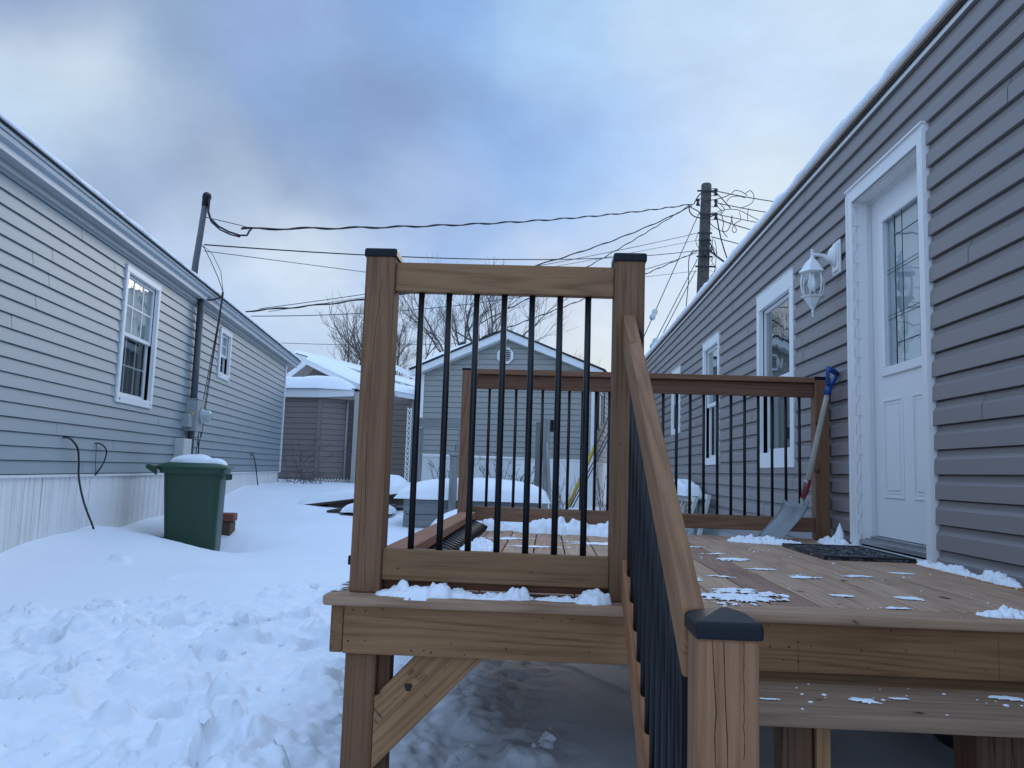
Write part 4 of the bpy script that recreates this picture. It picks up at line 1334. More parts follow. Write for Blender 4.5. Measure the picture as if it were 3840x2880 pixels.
# thin scatter trodden over the boards
parts = []
rs = np.random.RandomState(9)
thin = [(0.585, 2.47, .36, .30, .014, 2), (0.60, 2.66, .22, .09, .008, 5), (0.53, 2.86, .10, .14, .006, 6), (0.84, 3.58, .20, .16, .010, 7), (0.96, 3.06, .16, .17, .009, 9),
        (0.88, 3.28, .14, .08, .005, 10), (1.20, 3.16, .22, .12, .004, 12), (0.66, 2.98, .14, .06, .006, 14), (1.03, 2.40, .14, .05, .005, 15), (0.82, 3.85, .16, .10, .006, 16),
        (0.62, 4.75, .30, .16, .012, 18), (0.72, 4.2, .3, .06, .005, 20), (-0.05, 3.9, .40, .10, .006, 22), (-0.18, 4.3, .30, .22, .008, 24), (-0.2, 3.3, .22, .20, .006, 26), (0.02, 2.9, .22, .10, .004, 28),
        (1.15, 2.62, .10, .10, .004, 30), (0.3, 4.2, .5, .3, .006, 33), (1.45, 3.3, .12, .08, .004, 35), (0.95, 2.62, .10, .07, .004, 38), (-0.60, 2.42, .07, .22, .008, 40)]
sm = MB()
for (x, y, wd, dp, h, sd) in thin:
    o = snow_film(x, y, DZ, wd, dp, h*0.8, sd)
    if o:
        m_ = o.matrix_basis
        sm.add([tuple(m_ @ v.co) for v in o.data.vertices], [tuple(p.vertices) for p in o.data.polygons], True)
        me = o.data; bpy.data.objects.remove(o); bpy.data.meshes.remove(me)
for i in range(120):     # crumbs
    x, y = rs.uniform(-0.4, 1.70), rs.uniform(2.26, 4.95)
    if 1.27 < x and 3.7 < y < 4.5: continue
    r = 0.0015 + 0.006*rs.rand()**3
    sm.lathe([(r*0.8, 0), (r, r*0.4), (r*0.5, r)], 6, (x, y, DZ))
for i in range(46):     # on the tread
    x, y = rs.uniform(0.36, 1.7), rs.uniform(1.97, 2.22)
    r = 0.0015 + 0.004*rs.rand()**2
    sm.lathe([(r*1.6, 0), (r*1.5, r*0.4), (r*0.6, r*0.7)], 6, (x, y, 0.4622))
for (x, y, wd, dp, h, sd) in [(0.80, 2.07, .10, .05, .006, 71), (0.90, 2.11, .07, .03, .004, 72), (1.20, 2.16, .14, .05, .006, 73), (0.56, 2.05, .08, .02, .004, 74)]:
    o = snow_film(x, y, 0.4622, wd, dp, h*0.6, sd, 12, 26)
    if o:
        m_ = o.matrix_basis
        sm.add([tuple(m_ @ v.co) for v in o.data.vertices], [tuple(p.vertices) for p in o.data.polygons], True)
        me = o.data; bpy.data.objects.remove(o); bpy.data.meshes.remove(me)
o = sm.build('deck_snow', M['snow'])
tag(o, 'thin trodden snow and crumbs scattered over the deck boards', None, None, 'stuff')

# two old window sashes leaning on the siding beyond the deck
def sash_frame(x, y, tilt, wd, ht, lab):
    s = thing('old_window', lab, 'window', (x, y, 0.22))
    m_ = Matrix.Rotation(tilt, 4, 'Y')
    mb = MB(); frame_ring(mb, -0.02, 0.02, -wd/2, wd/2, 0, ht, 0.05, 0.06, 0.06)
    mb.box((-0.012, -0.018, 0.06), (0.012, 0.018, ht-0.06))
    mb.build('frame', M['old_white'], s, m_, 0.004)
    MB().box((-0.003, -wd/2+0.05, 0.06), (0.003, wd/2-0.05, ht-0.06)).build('pane', M['glass'], s, m_)
    return s
sash_frame(1.40, 9.35, R(20), 1.5, 0.60, 'old white window sash leaning front-most against the grey siding')
sash_frame(1.56, 9.20, R(14), 1.5, 0.62, 'old window sash tucked behind another sash by the grey siding')
o = snow_cushion('sash_snow', 0.22, 1.1, 0.16, Matrix.Translation((1.62, 9.5, 0.80)), 7, lump=0.5)
tag(o, 'snow cap lying on the leaning window sashes', 'snow')

# white pole and black pipe lying on the snow under the deck
o = MB().tube([(0.02, 4.42, 0.075), (0.179, 4.25, 0.07), (0.62, 3.80, 0.06)], 0.008, 8).build('white_rod', M['white'])
tag(o, 'thin white rod lying on the snow under the deck', 'rod')
pipe = MB().tube([(1.72, 2.5, 0.30), (1.60, 2.62, 0.20), (1.52, 2.75, 0.12), (1.50, 3.1, 0.10), (1.58, 3.6, 0.10)], 0.05, 12)
o = pipe.build('drain_pipe', M['black_plastic'])
tag(o, 'black corrugated drain pipe under the step by the skirting', 'pipe')

# ------------------------------------------------------------------ the pale mobile home on the left
# local frame: +x out of the wall, y along the wall, z up
lo = LN * -3.0
lh = thing('mobile_home', 'pale grey clapboard mobile home with streaked white skirting on the left', 'mobile home', (lo.x, lo.y, 0), -LA)
L0, L1 = -1.5, 15.94
W1 = (7.70, 8.64, 1.53, 2.84)
W2 = (11.075, 11.66, 2.15, 2.84)
holes = [(a+0.05, b-0.05, c+0.05, d-0.05) for a, b, c, d in (W1, W2)]
siding('wall', lh, M['pale_siding'], L0, L1, 0.862, 2.975, 0.1017, 'lap', holes, 0.016, None, 0.0055)
mb = MB()
mb.box((-4.2, L1-0.05, 0.4), (-0.30, L1, 2.97)); mb.box((-4.2, L0, -0.2), (-0.30, L0+0.05, 2.97))
mb.box((-4.2, L0+0.05, 0.0), (-4.15, L1-0.05, 2.97)); mb.box((-4.15, L0+0.05, 2.9), (-0.03, L1-0.05, 2.96))
mb.box((-0.30, L1-0.03, 0.4), (-0.004, L1, 2.97))
mb.build('rear_wall', M['pale_siding'], lh)
MB().box((-0.07, L1-0.055, 0.84), (0.028, L1+0.02, 2.97)).build('corner_trim', M['white'], lh)
# skirting: sheets with narrow joints, under a white starter strip
mb = MB()
y = L0
joints = [-1.5, 0.2, 1.6, 3.0, 4.5, 5.5, 6.53, 7.39, 8.6, 9.8, 11.0, 12.2, 13.4, 14.6, 15.94]
for a, b in zip(joints, joints[1:]):
    mb.box((-0.035, a+0.007, -0.1), (-0.020 + 0.004*((a*7) % 1), b-0.007, 0.838))
    q = a + 0.15
    while q < b - 0.1:
        mb.box((-0.021, q, -0.1), (-0.0135, q+0.006, 0.838)); q += 0.152
mb.box((-0.06, L0, -0.1), (-0.036, L1, 0.838))
mb.build('skirting', M['skirt'], lh)
MB().box((-0.03, L0, 0.838), (0.010, L1+0.01, 0.860)).build('starter_strip', M['white'], lh, None, 0.002)
# eave
mb = MB()
mb.box((0.0, L0, 2.962), (0.022, L1, 2.982)); mb.box((0.0, L0, 2.935), (0.030, L1, 2.9615))
mb.build('frieze', M['old_white'], lh, None, 0.002)
MB().box((-0.05, L0, 2.983), (0.10, L1+0.62, 2.990)).build('soffit', M['grey_skirt'], lh)
mb = MB()
mb.box((0.101, L0, 2.978), (0.118, L1+0.62, 3.050))
mb.prism([(0.1185, L0, 3.030), (0.150, L0, 3.042), (0.156, L0, 3.076), (0.1185, L0, 3.076)], (0, L1+0.64-L0, 0))
mb.prism([(0.1185, L0, 3.079), (0.166, L0, 3.081), (0.170, L0, 3.104), (0.1185, L0, 3.104)], (0, L1+0.66-L0, 0))
mb.build('gutter_board', M['eave_metal'], lh, None, 0.002)
MB().prism([(0.185, L0, 3.106), (0.185, L0, 3.117), (-2.1, L0, 3.548), (-4.4, L0, 3.117), (-4.4, L0, 3.106), (-2.1, L0, 3.530)], (0, L1+0.66-L0, 0)).build('roof', M['shingle'], lh)
MB().prism([(0.10, L1+0.60, 2.985), (0.10, L1+0.60, 3.104), (-2.1, L1+0.60, 3.526), (-4.2, L1+0.60, 3.104), (-4.2, L1+0.60, 2.985)], (0, 0.03, 0)).build('gable_fascia', M['white_metal'], lh)
roof_snow('roof_snow', 'snow lying along the roof edge of the pale home', wm(lh), L0, L1+0.64, 0.180, 3.118, 0.188, 2.2, 0.050, 9.0)

def lh_window(ws, meet, bars, n_rows):
    a, b, c, d = ws
    win, io = window(lh, a, b, c, d, head=0.058, side=0.058, sillh=0.075, meet=meet, out=0.030, room=0.45, glass='glass')
    iy0, iy1, iz0, iz1, zm = io
    mb = MB()
    g0, g1 = iy0+0.03, iy1-0.03
    for k in range(1, bars):
        yy = g0 + (g1-g0)*k/bars
        mb.box((-0.0285, yy-0.008, zm+0.02), (-0.024, yy+0.008, iz1-0.03))
        mb.box((-0.064, yy-0.008, iz0+0.03), (-0.058, yy+0.008, zm-0.01))
    zz = (zm+iz1)/2 - 0.005
    mb.box((-0.0288, g0, zz-0.008), (-0.0235, g1, zz+0.008))
    zz = (iz0+zm)/2 + 0.01
    mb.box((-0.0575, g0, zz-0.008), (-0.0565, g1, zz+0.008))
    mb.build('glazing_bars', M['white'], win)
    MB().box((-0.050, iy0+0.0, zm+0.021), (-0.047, iy1, iz1)).build('blind', M['blind'], win)
    # fixing holes on the sill
    mb = MB()
    for yy in (a+0.06, b-0.06):
        mb.lathe([(0.010, 0), (0.010, 0.002)], 10)
        for i in range(len(mb.v)-20, len(mb.v)):
            x_, y_, z_ = mb.v[i]; mb.v[i] = (0.0302+z_, yy+y_, c+0.035+x_)
    mb.build('screw_cap', M['screw'], win)
    return win, io
win1, io1 = lh_window(W1, 2.20, 3, 2)
mb = MB()
for k in range(16):   # curtain folds behind the lower sash
    yy = io1[0] + k*(io1[1]-io1[0])/16
    mb.box((-0.20-0.025*(k % 2), yy, io1[2]), (-0.19-0.025*(k % 2), yy+0.05, io1[4]))
mb.build('curtain', M['curtain'], win1)
lh_window(W2, 2.48, 2, 2)

# hanging wires on the wall
def lw_pt(s, z, out=0.03):
    p = lo + LD*s + LN*out
    return (p.x, p.y, z)
def cable(name, label, pts, r=0.008, seg=6, mat='cable', group=None, cat='cable'):
    # smooth curve through points
    P = [Vector(p) for p in pts]
    out = []
    for i in range(len(P)-1):
        a, b = P[max(i-1, 0)], P[i]
        c, d = P[i+1], P[min(i+2, len(P)-1)]
        for k in range(6):
            t = k/6
            out.append(0.5*((2*b) + (c-a)*t + (2*a-5*b+4*c-d)*t*t + (3*b-a-3*c+d)*t*t*t))
    out.append(P[-1])
    o = MB().tube(out, r, seg).build(name, M[mat])
    return tag(o, label, cat, group)
cable('cable', 'black cable curving from the pale siding down into the snow at the far left', [lw_pt(6.76, 1.16, 0.0), lw_pt(6.80, 1.15, 0.04), lw_pt(6.90, 1.08, 0.06), lw_pt(6.95, 0.97, 0.06), lw_pt(6.98, 0.83, 0.06), lw_pt(7.12, 0.62, 0.06), lw_pt(7.33, 0.37, 0.08), lw_pt(7.36, 0.28, 0.08)], 0.0085)
cable('cable', 'short black cable loop on the pale siding between window and skirting', [lw_pt(7.36, 1.13, 0.0), lw_pt(7.41, 1.125, 0.04), lw_pt(7.50, 1.085, 0.05), lw_pt(7.52, 1.03, 0.05), lw_pt(7.48, 0.94, 0.04), lw_pt(7.40, 0.85, 0.02)], 0.007)
cable('cable', 'thin pale wire dropping beside the short black cable loop', [lw_pt(7.37, 1.12, 0.02), lw_pt(7.35, 1.03, 0.03), lw_pt(7.36, 0.94, 0.03), lw_pt(7.41, 0.87, 0.02)], 0.003, 5, 'thin_cable')
cable('cable', 'hooked black wire standing from the snow near the far corner of the pale home', [lw_pt(13.33, 1.12, 0.03), lw_pt(13.36, 1.15, 0.03), lw_pt(13.45, 1.13, 0.04), lw_pt(13.60, 0.98, 0.05), lw_pt(13.80, 0.74, 0.05), lw_pt(14.0, 0.48, 0.05)], 0.009)

# ------------------------------------------------------------------ electric service mast and meter
mp = lo + LD*9.98 + LN*0.115
mast = thing('service_mast', 'grey electric service mast with meter box rising through the eave of the pale home', 'service mast', (mp.x, mp.y, 0.7), -LA)
MB().lathe([(0.040, 0.3), (0.040, 2.27)], 16, (-0.05, -0.05, 0)).build('lower_conduit', M['mast_metal'], mast)
MB().tube([(-0.165, -0.06, 2.42), (-0.150, -0.05, 2.75), (-0.130, -0.02, 3.10), (-0.105, 0.02, 3.60)], [0.040, 0.039, 0.038, 0.037], 16).build('upper_conduit', M['mast_metal'], mast)
mb = MB().tube([(-0.110, 0.015, 3.48), (-0.105, 0.02, 3.56), (-0.098, 0.015, 3.60), (-0.085, 0.0, 3.63), (-0.075, -0.01, 3.645)], [0.043, 0.047, 0.056, 0.054, 0.036], 14)
mb.build('weatherhead', M['black_plastic'], mast)
mb = MB().box((-0.115, -0.14, 0.66), (0.03, 0.12, 1.04)).box((-0.115, -0.15, 1.04), (0.04, 0.13, 1.052))
box = mb.build('meter_box', M['meter_grey'], mast, None, 0.006)
MB().lathe([(0.088, 0), (0.088, 0.03), (0.080, 0.032), (0.078, 0.085), (0.066, 0.112), (0.03, 0.12)], 22).build('meter', M['porcelain'], box, Matrix.Translation((0.03, 0.01, 0.85)) @ Matrix.Rotation(PI/2, 4, 'Y'))
MB().lathe([(0.03, -0.35), (0.03, 0.64)], 14, (-0.05, -0.02, 0)).build('riser_pipe', M['meter_grey'], mast)
MB().box((-0.115, -0.30, 0.70), (-0.01, -0.17, 0.86)).build('junction_box', M['meter_grey'], mast, None, 0.006)
MB().box((-0.01, -0.245, 0.845), (0.006, -0.20, 0.875)).build('label_tag', M['yellow'], mast)
MB().box((-0.115, -0.46, 0.1), (0.0, -0.16, 0.56)).build('cabinet', M['old_white'], mast, None, 0.008)
mb = MB()
mb.tube([(-0.05, -0.085, 2.27), (-0.04, -0.05, 2.29), (0.03, 0.05, 2.30), (0.12, 0.2, 2.37), (0.13, 0.22, 2.45)], 0.012, 8)
for k, (ya, yb) in enumerate(((0.20, 0.12), (0.22, 0.24), (0.25, 0.33))):
    mb.tube([(0.13, ya, 2.44), (0.10, ya+0.02, 2.1), (0.02, yb, 1.1+0.15*k), (-0.03, yb-0.02, 0.2+0.2*k)], 0.005, 5)
mb.tube([(-0.035, -0.10, 0.80), (-0.03, -0.12, 0.66), (-0.02, 0.0, 0.58), (0.0, 0.06, 0.60), (0.0, 0.1, 0.52), (0.02, 0.12, 0.3)], 0.006, 6)
mb.tube([(0.13, 0.22, 2.45), (0.07, 0.16, 2.62), (-0.02, 0.10, 2.82), (-0.08, 0.02, 2.95), (-0.125, -0.03, 3.0)], 0.005, 6)
mb.tube([(-0.10, 0.03, 2.98), (0.0, 0.10, 2.90), (0.10, 0.16, 2.70), (0.13, 0.22, 2.45)], 0.004, 6)
curve_pts = lambda P: [tuple(Vector(P[i]).lerp(Vector(P[min(i+1, len(P)-1)]), k/3)) for i in range(len(P)) for k in range(3)]
mb.tube(curve_pts([(-0.05, -0.02, 3.60), (-0.06, 0.0, 3.42), (-0.03, 0.01, 3.33), (0.06, 0.05, 3.25), (0.18, 0.10, 3.20), (0.30, 0.18, 3.185), (0.38, 0.21, 3.20), (0.40, 0.22, 3.26), (0.42, 0.235, 3.29)]), 0.012, 8)
mb.tube(curve_pts([(-0.06, -0.02, 3.60), (-0.06, -0.01, 3.40), (-0.02, 0.01, 3.29), (0.08, 0.06, 3.21), (0.20, 0.12, 3.17), (0.30, 0.18, 3.165)]), 0.010, 8)
mb.tube(curve_pts([(-0.08, 0.0, 3.34), (0.10, 0.07, 3.325), (0.28, 0.16, 3.315), (0.42, 0.235, 3.30)]), 0.005, 6)
mb.build('service_cable', M['cable'], mast)

# ------------------------------------------------------------------ green wheelie bin
bx_, by_ = -3.545, 7.93
bz_ = 0.055
gb = thing('wheelie_bin', 'dark green wheelie bin with snow on its lid standing in the snow', 'bin', (bx_, by_, bz_), R(15.6))
def rrect(hx0, hx1, hy, r, z, n=5):
    pts = []; hx0, hx1 = hx0*0.89, hx1*0.89
    for (cx, cy, a0) in ((hx1-r, hy-r, 0), (hx0+r, hy-r, 90), (hx0+r, -hy+r, 180), (hx1-r, -hy+r, 270)):
        for k in range(n+1):
            a = R(a0 + 90*k/n)
            pts.append((cx + r*math.cos(a), cy + r*math.sin(a), z))
    return pts
def loft(sections, name, mat, parent, smooth=True, cap=True):
    n = len(sections[0]); vs = [p for s_ in sections for p in s_]; fs = []
    for i in range(len(sections)-1):
        for k in range(n):
            k2 = (k+1) % n
            fs.append((i*n+k, i*n+k2, (i+1)*n+k2, (i+1)*n+k))
    if cap:
        fs.append(tuple(range(n))[::-1]); fs.append(tuple((len(sections)-1)*n+k for k in range(n)))
    mb = MB().add(vs, fs, False)
    o = mb.build(name, mat, parent)
    for p in o.data.polygons:
        p.use_smooth = len(p.vertices) == 4
    m = o.modifiers.new('edges', 'EDGE_SPLIT'); m.split_angle = R(32)
    return o
body = loft([rrect(-0.235, 0.285, 0.235, 0.05, 0.02), rrect(-0.245, 0.290, 0.245, 0.055, 0.10), rrect(-0.295, 0.30, 0.275, 0.06, 0.80), rrect(-0.297, 0.302, 0.278, 0.06, 0.83)], 'body', M['bin_green'], gb)
loft([rrect(-0.330, 0.335, 0.305, 0.05, 0.822), rrect(-0.335, 0.340, 0.308, 0.05, 0.835), rrect(-0.335, 0.340, 0.308, 0.05, 0.872), rrect(-0.31, 0.315, 0.285, 0.05, 0.874)], 'rim', M['bin_green'], gb)
mb = MB()
for k in range(5):
    mb.box((0.303, -0.17+k*0.085-0.006, 0.765), (0.328, -0.17+k*0.085+0.006, 0.822))
mb.build('lip_ribs', M['bin_green'], gb)
loft([rrect(-0.35, 0.365, 0.318, 0.05, 0.8745), rrect(-0.355, 0.375, 0.322, 0.05, 0.893), rrect(-0.345, 0.362, 0.312, 0.05, 0.903), rrect(-0.30, 0.30, 0.275, 0.05, 0.922), rrect(-0.27, 0.22, 0.23, 0.06, 0.930)], 'lid', M['bin_lid'], gb)
mb = MB()
mb.tube([(-0.33, -0.22, 0.87), (-0.41, -0.22, 0.885), (-0.42, -0.20, 0.887), (-0.42, 0.20, 0.887), (-0.41, 0.22, 0.885), (-0.33, 0.22, 0.87)], 0.017, 8)
mb.prism([(-0.33, -0.245, 0.80), (-0.33, -0.245, 0.87), (-0.43, -0.245, 0.895), (-0.43, -0.245, 0.868)], (0, 0.03, 0))
mb.prism([(-0.33, 0.215, 0.80), (-0.33, 0.215, 0.87), (-0.43, 0.215, 0.895), (-0.43, 0.215, 0.868)], (0, 0.03, 0))
mb.build('handle', M['bin_green'], gb)
for sy in (-0.27, 0.23):
    MB().lathe([(0.03, 0), (0.10, 0.002), (0.105, 0.01), (0.105, 0.032), (0.10, 0.04), (0.03, 0.042)], 20).build('wheel', M['rubber'], gb, Matrix.Translation((-0.235, sy+0.042, 0.10)) @ Matrix.Rotation(PI/2, 4, 'X'))
sn = snow_cushion('bin_snow', 0.40, 0.34, 0.085, wm(gb) @ Matrix.Translation((-0.05, 0.07, 0.926)), 3, 2.2, lump=0.3)
tag(sn, 'rounded snow cap lying on the lid of the green bin', 'snow')
sn = snow_cushion('bin_snow', 0.20, 0.26, 0.085, wm(gb) @ Matrix.Translation((0.19, -0.04, 0.906)), 6, 2.2, lump=0.3)
tag(sn, 'small clump of snow on the right edge of the bin lid', 'snow')
# two clay blocks showing beside the bin
o = MB().box((-0.11, -0.1, 0), (0.085, 0.1, 0.085)).build('brick', M['brick'], None, Matrix.Translation((-3.46, 8.6, 0.365)) @ Matrix.Rotation(0.2, 4, 'Z'), 0.01)
tag(o, 'red clay block stacked on top beside the green bin', 'brick')
o = MB().box((-0.11, -0.1, 0), (0.055, 0.1, 0.15)).build('brick', M['brick_brown'], None, Matrix.Translation((-3.46, 8.62, 0.21)) @ Matrix.Rotation(0.1, 4, 'Z'), 0.012)
tag(o, 'dark brown clay block under the red one beside the green bin', 'brick')

# ------------------------------------------------------------------ grey gabled house across the back
bh = thing('house', 'small grey gabled house with white round gable vent behind the yard', 'house', (-0.892, 16.318, 0.0), R(-10))
BW = 1.83
def gclip(z):
    z = min(max(z, 0), 3.72)
    if z <= 3.02: return (-BW, BW)
    k = max(0.005, (3.74 - z) / (3.74 - 3.02)) * BW
    return (-k, k)
# wall faces the yard: build in a frame turned so that local x points out
fw_ = Matrix.Rotation(-PI/2, 4, 'Z')
gwall = siding('wall', bh, M['house_siding'], -BW, BW, 1.26, 3.72, 0.114, 'lap', (), 0.014, gclip)
gwall.matrix_basis = fw_
swall = siding('side_wall', bh, M['house_siding'], 0.02, 5.5, 1.26, 3.05, 0.114, 'lap', (), 0.014)
swall.matrix_basis = Matrix.Translation((BW, 0, 0))
mb = MB()
mb.box((-BW+0.01, 0.03, 0.3), (BW-0.01, 5.5, 3.0))
mb.prism([(-BW+0.01, 0.03, 3.0), (BW-0.01, 0.03, 3.0), (0, 0.03, 3.70)], (0, 5.4, 0))
mb.build('core', M['house_siding'], bh)
MB().box((BW-0.05, -0.03, 0.3), (BW+0.03, 0.06, 3.0)).build('corner_trim', M['white'], bh)
MB().box((-BW-0.03, -0.03, 0.3), (-BW+0.05, 0.06, 3.0)).build('corner_trim', M['white'], bh)
mb = MB()
mb.box((-BW, -0.02, 0.2), (BW-0.051, 0.02, 1.24))
xx = -BW
while xx < BW-0.1:
    mb.box((xx, -0.026, 0.2), (xx+0.01, -0.019, 1.24)); xx += 0.30
mb.box((-BW, -0.035, 1.24), (BW-0.051, 0.0, 1.275))
mb.build('skirting', M['white'], bh)
MB().box((BW-0.03, 0.061, 0.2), (BW+0.01, 5.5, 1.255)).build('skirting', M['white'], bh)
mb = MB()
ov = 0.20
for sg in (-1, 1):
    e = (sg*(BW+ov), -0.22, 3.02-ov*0.393)
    pk = (0, -0.22, 3.02+BW*0.393)
    t_ = 0.15
    mb.prism([(e[0], e[1], e[2]-0.02), (pk[0], pk[1], pk[2]), (pk[0], pk[1], pk[2]+t_), (e[0], e[1], e[2]+t_-0.04)], (0, 0.03, 0))
mb.build('bargeboard', M['white_metal'], bh)
mb = MB()
for sg in (-1, 1):
    mb.prism([(sg*(BW+ov+0.02), -0.25, 3.02-ov*0.393+0.115), (0, -0.25, 3.02+BW*0.393+0.152), (0, -0.25, 3.02+BW*0.393+0.185), (sg*(BW+ov+0.04), -0.25, 3.02-ov*0.393+0.14)], (0, 6.0, 0))
mb.build('roof', M['shingle'], bh)
mb = MB()
for sg in (-1, 1):
    mb.prism([(sg*BW, -0.19, 3.00), (0, -0.19, 3.72), (0, -0.19, 3.735), (sg*(BW+ov), -0.19, 2.955)], (0, 0.19, 0))
mb.build('soffit', M['white_metal'], bh)
# octagonal vent
vm = Matrix.Translation((-0.03, -0.016, 3.385)) @ Matrix.Rotation(PI/2, 4, 'X')
mb = MB().lathe([(0.185, 0), (0.185, 0.03), (0.145, 0.036), (0.14, 0.02)], 8, rot=PI/8, smooth=False)
vent = mb.build('gable_vent', M['white'], bh, vm)
mb = MB()
for k in range(6):
    mb.box((-0.11, -0.105+k*0.04, 0.026), (0.11, -0.083+k*0.04, 0.034))
mb.build('louvre', M['room'], vent)
# side window with dark shutters
wf = MB(); frame_ring(wf, 0.0, 0.04, 0.62, 1.38, 1.95, 2.75, 0.07, 0.07, 0.07)
sw = wf.build('window', M['white'], bh, Matrix.Translation((BW+0.005, 0, 0)))
MB().box((0.01, 0.69, 2.02), (0.016, 1.31, 2.68)).build('pane', M['glass'], sw)
MB().box((0.001, 0.69, 2.02), (0.004, 1.31, 2.68)).build('blind', M['room'], sw)
for y0_ in (0.30, 1.40):
    MB().box((0.0, y0_, 1.92), (0.03, y0_+0.30, 2.78)).build('shutter', M['shingle'], bh, Matrix.Translation((BW+0.014, 0, 0)))
MB().lathe([(0.055, 0), (0.055, 0.75)], 10, (-1.45, 1.6, 3.2)).build('chimney_pipe', M['shingle'], bh)
# snow on the left slope
gxs, gys = np.meshgrid(np.linspace(0, 1, 26), np.linspace(0, 1, 40))
xs = -(BW+ov+0.03) + gxs*(1.35); ysn = -0.22 + gys*5.8
zt = 3.02-ov*0.393+0.145 + gxs*1.35*0.393
ed = np.clip(gxs/0.06, 0, 1)*np.clip((1-gxs)/0.25, 0, 1)*np.clip(gys/0.03, 0, 1)
zz = zt + ed**0.5*(0.13 + 0.10*(fbm(xs*3, ysn*2, 3)-0.5)) - 0.012*(ed == 0)
o = grid_mesh(xs, ysn, zz, 'roof_snow', M['snow'], None, wm(bh))
tag(o, 'snow left on the left slope of the grey gabled house', None, None, 'stuff')

# ------------------------------------------------------------------ mauve shed beyond the pale home
sh_ = thing('shed', 'mauve sided shed with bay front and snow covered low roof behind the pale home', 'shed', (-4.9, 17.0, 0.0), 0)
def wall_panel(name, parent, mat, a, b, z0, z1, exp=0.118):
    """clapboard wall from a to b (world xy), facing the right-hand side of a->b reversed"""
    a, b = Vector((*a, 0)), Vector((*b, 0))
    L_ = (b-a).length
    d_ = (b-a).normalized()
    nrm_ = Vector((d_.y, -d_.x, 0))
    m_ = Matrix((nrm_, d_, Vector((0, 0, 1)))).transposed().to_4x4()
    m_.translation = a
    o = siding(name, parent, M[mat], 0, L_, z0, z1, exp, 'lap', (), 0.013)
    o.matrix_basis = to_local(parent, m_)
    return o
SZ0, SZ1 = 0.60, 2.46
wall_panel('wall', sh_, 'shed_siding', (-6.6, 17.25), (-4.99, 17.0), SZ0, SZ1)
wall_panel('wall', sh_, 'shed_siding', (-4.93, 17.0), (-4.26, 17.40), SZ0, SZ1)
wall_panel('wall', sh_, 'shed_light', (-4.10, 17.05), (-3.36, 17.05), SZ0, 2.64)
wall_panel('wall', sh_, 'brown_siding', (-3.36, 17.05), (-2.99, 17.08), SZ0, 2.47)
mb = MB()
def wp(p): return tuple(to_local(sh_, Matrix.Translation(p)).translation)
MB().box((-0.04, -0.03, 0), (0.04, 0.05, SZ1-SZ0)).build('corner_trim', M['shed_siding'], sh_, to_local(sh_, Matrix.Translation((-4.96, 16.985, SZ0))))
MB().box((-0.05, -0.02, 0), (0.05, 0.05, 2.0)).build('corner_trim', M['shed_light'], sh_, to_local(sh_, Matrix.Translation((-4.17, 17.03, SZ0))))
MB().lathe([(0.025, 0), (0.025, 1.85)], 8).build('downpipe', M['shed_light'], sh_, to_local(sh_, Matrix.Translation((-4.42, 17.24, SZ0))))
MB().prism([wp(p) for p in ((-6.6, 17.3, 0.3), (-4.96, 17.04, 0.3), (-4.25, 17.44, 0.3), (-4.1, 17.10, 0.3), (-3.0, 17.12, 0.3), (-3.0, 20, 0.3), (-6.6, 20, 0.3))], (0, 0, 2.15)).build('core', M['shed_siding'], sh_)
MB().box((-0.07, -0.02, 0), (0.05, 3, 2.2)).build('side_wall', M['shed_siding'], sh_, to_local(sh_, Matrix.Translation((-2.95, 17.10, 0.3))))
# white fascia round the bay
plate('fascia', sh_, [(-6.6, 17.15, 2.462), (-4.97, 16.86, 2.462), (-4.97, 16.86, 2.640), (-6.6, 17.15, 2.640)], (0, 0.03, 0), M['white_metal'], (1, 0, 0))
plate('fascia', sh_, [(-4.968, 16.86, 2.462), (-4.25, 17.02, 2.520), (-4.25, 17.02, 2.660), (-4.968, 16.86, 2.640)], (0.006, 0.03, 0), M['white_metal'], (1, 0, 0))
MB().prism([wp(p) for p in ((-6.6, 17.14, 2.645), (-4.97, 16.85, 2.645), (-4.22, 17.02, 2.665), (-4.22, 18.0, 2.72), (-6.6, 18.0, 2.72))], (0, 0, 0.02)).build('bay_roof', M['shingle'], sh_)
# porch gable and its roof running back to the right
MB().prism([wp(p) for p in ((-5.95, 17.95, 2.70), (-5.45, 17.95, 3.20), (-4.3, 17.95, 2.78))], (0, 0.05, 0)).build('gable_wall', M['brown_siding'], sh_)
mb = MB()
mb.prism([wp(p) for p in ((-5.98, 17.75, 2.93), (-5.56, 17.75, 3.28), (-5.56, 17.75, 3.40), (-6.05, 17.75, 3.02))], (0, 0.04, 0))
mb.prism([wp(p) for p in ((-5.559, 17.75, 3.28), (-4.25, 17.3, 2.69), (-4.25, 17.3, 2.83), (-5.559, 17.75, 3.40))], (0, 0.04, 0))
mb.prism([wp(p) for p in ((-4.249, 17.3, 2.69), (-2.86, 16.95, 2.47), (-2.86, 16.95, 2.575), (-4.249, 17.3, 2.83))], (0, 0.04, 0))
mb.build('fascia', M['white_metal'], sh_)
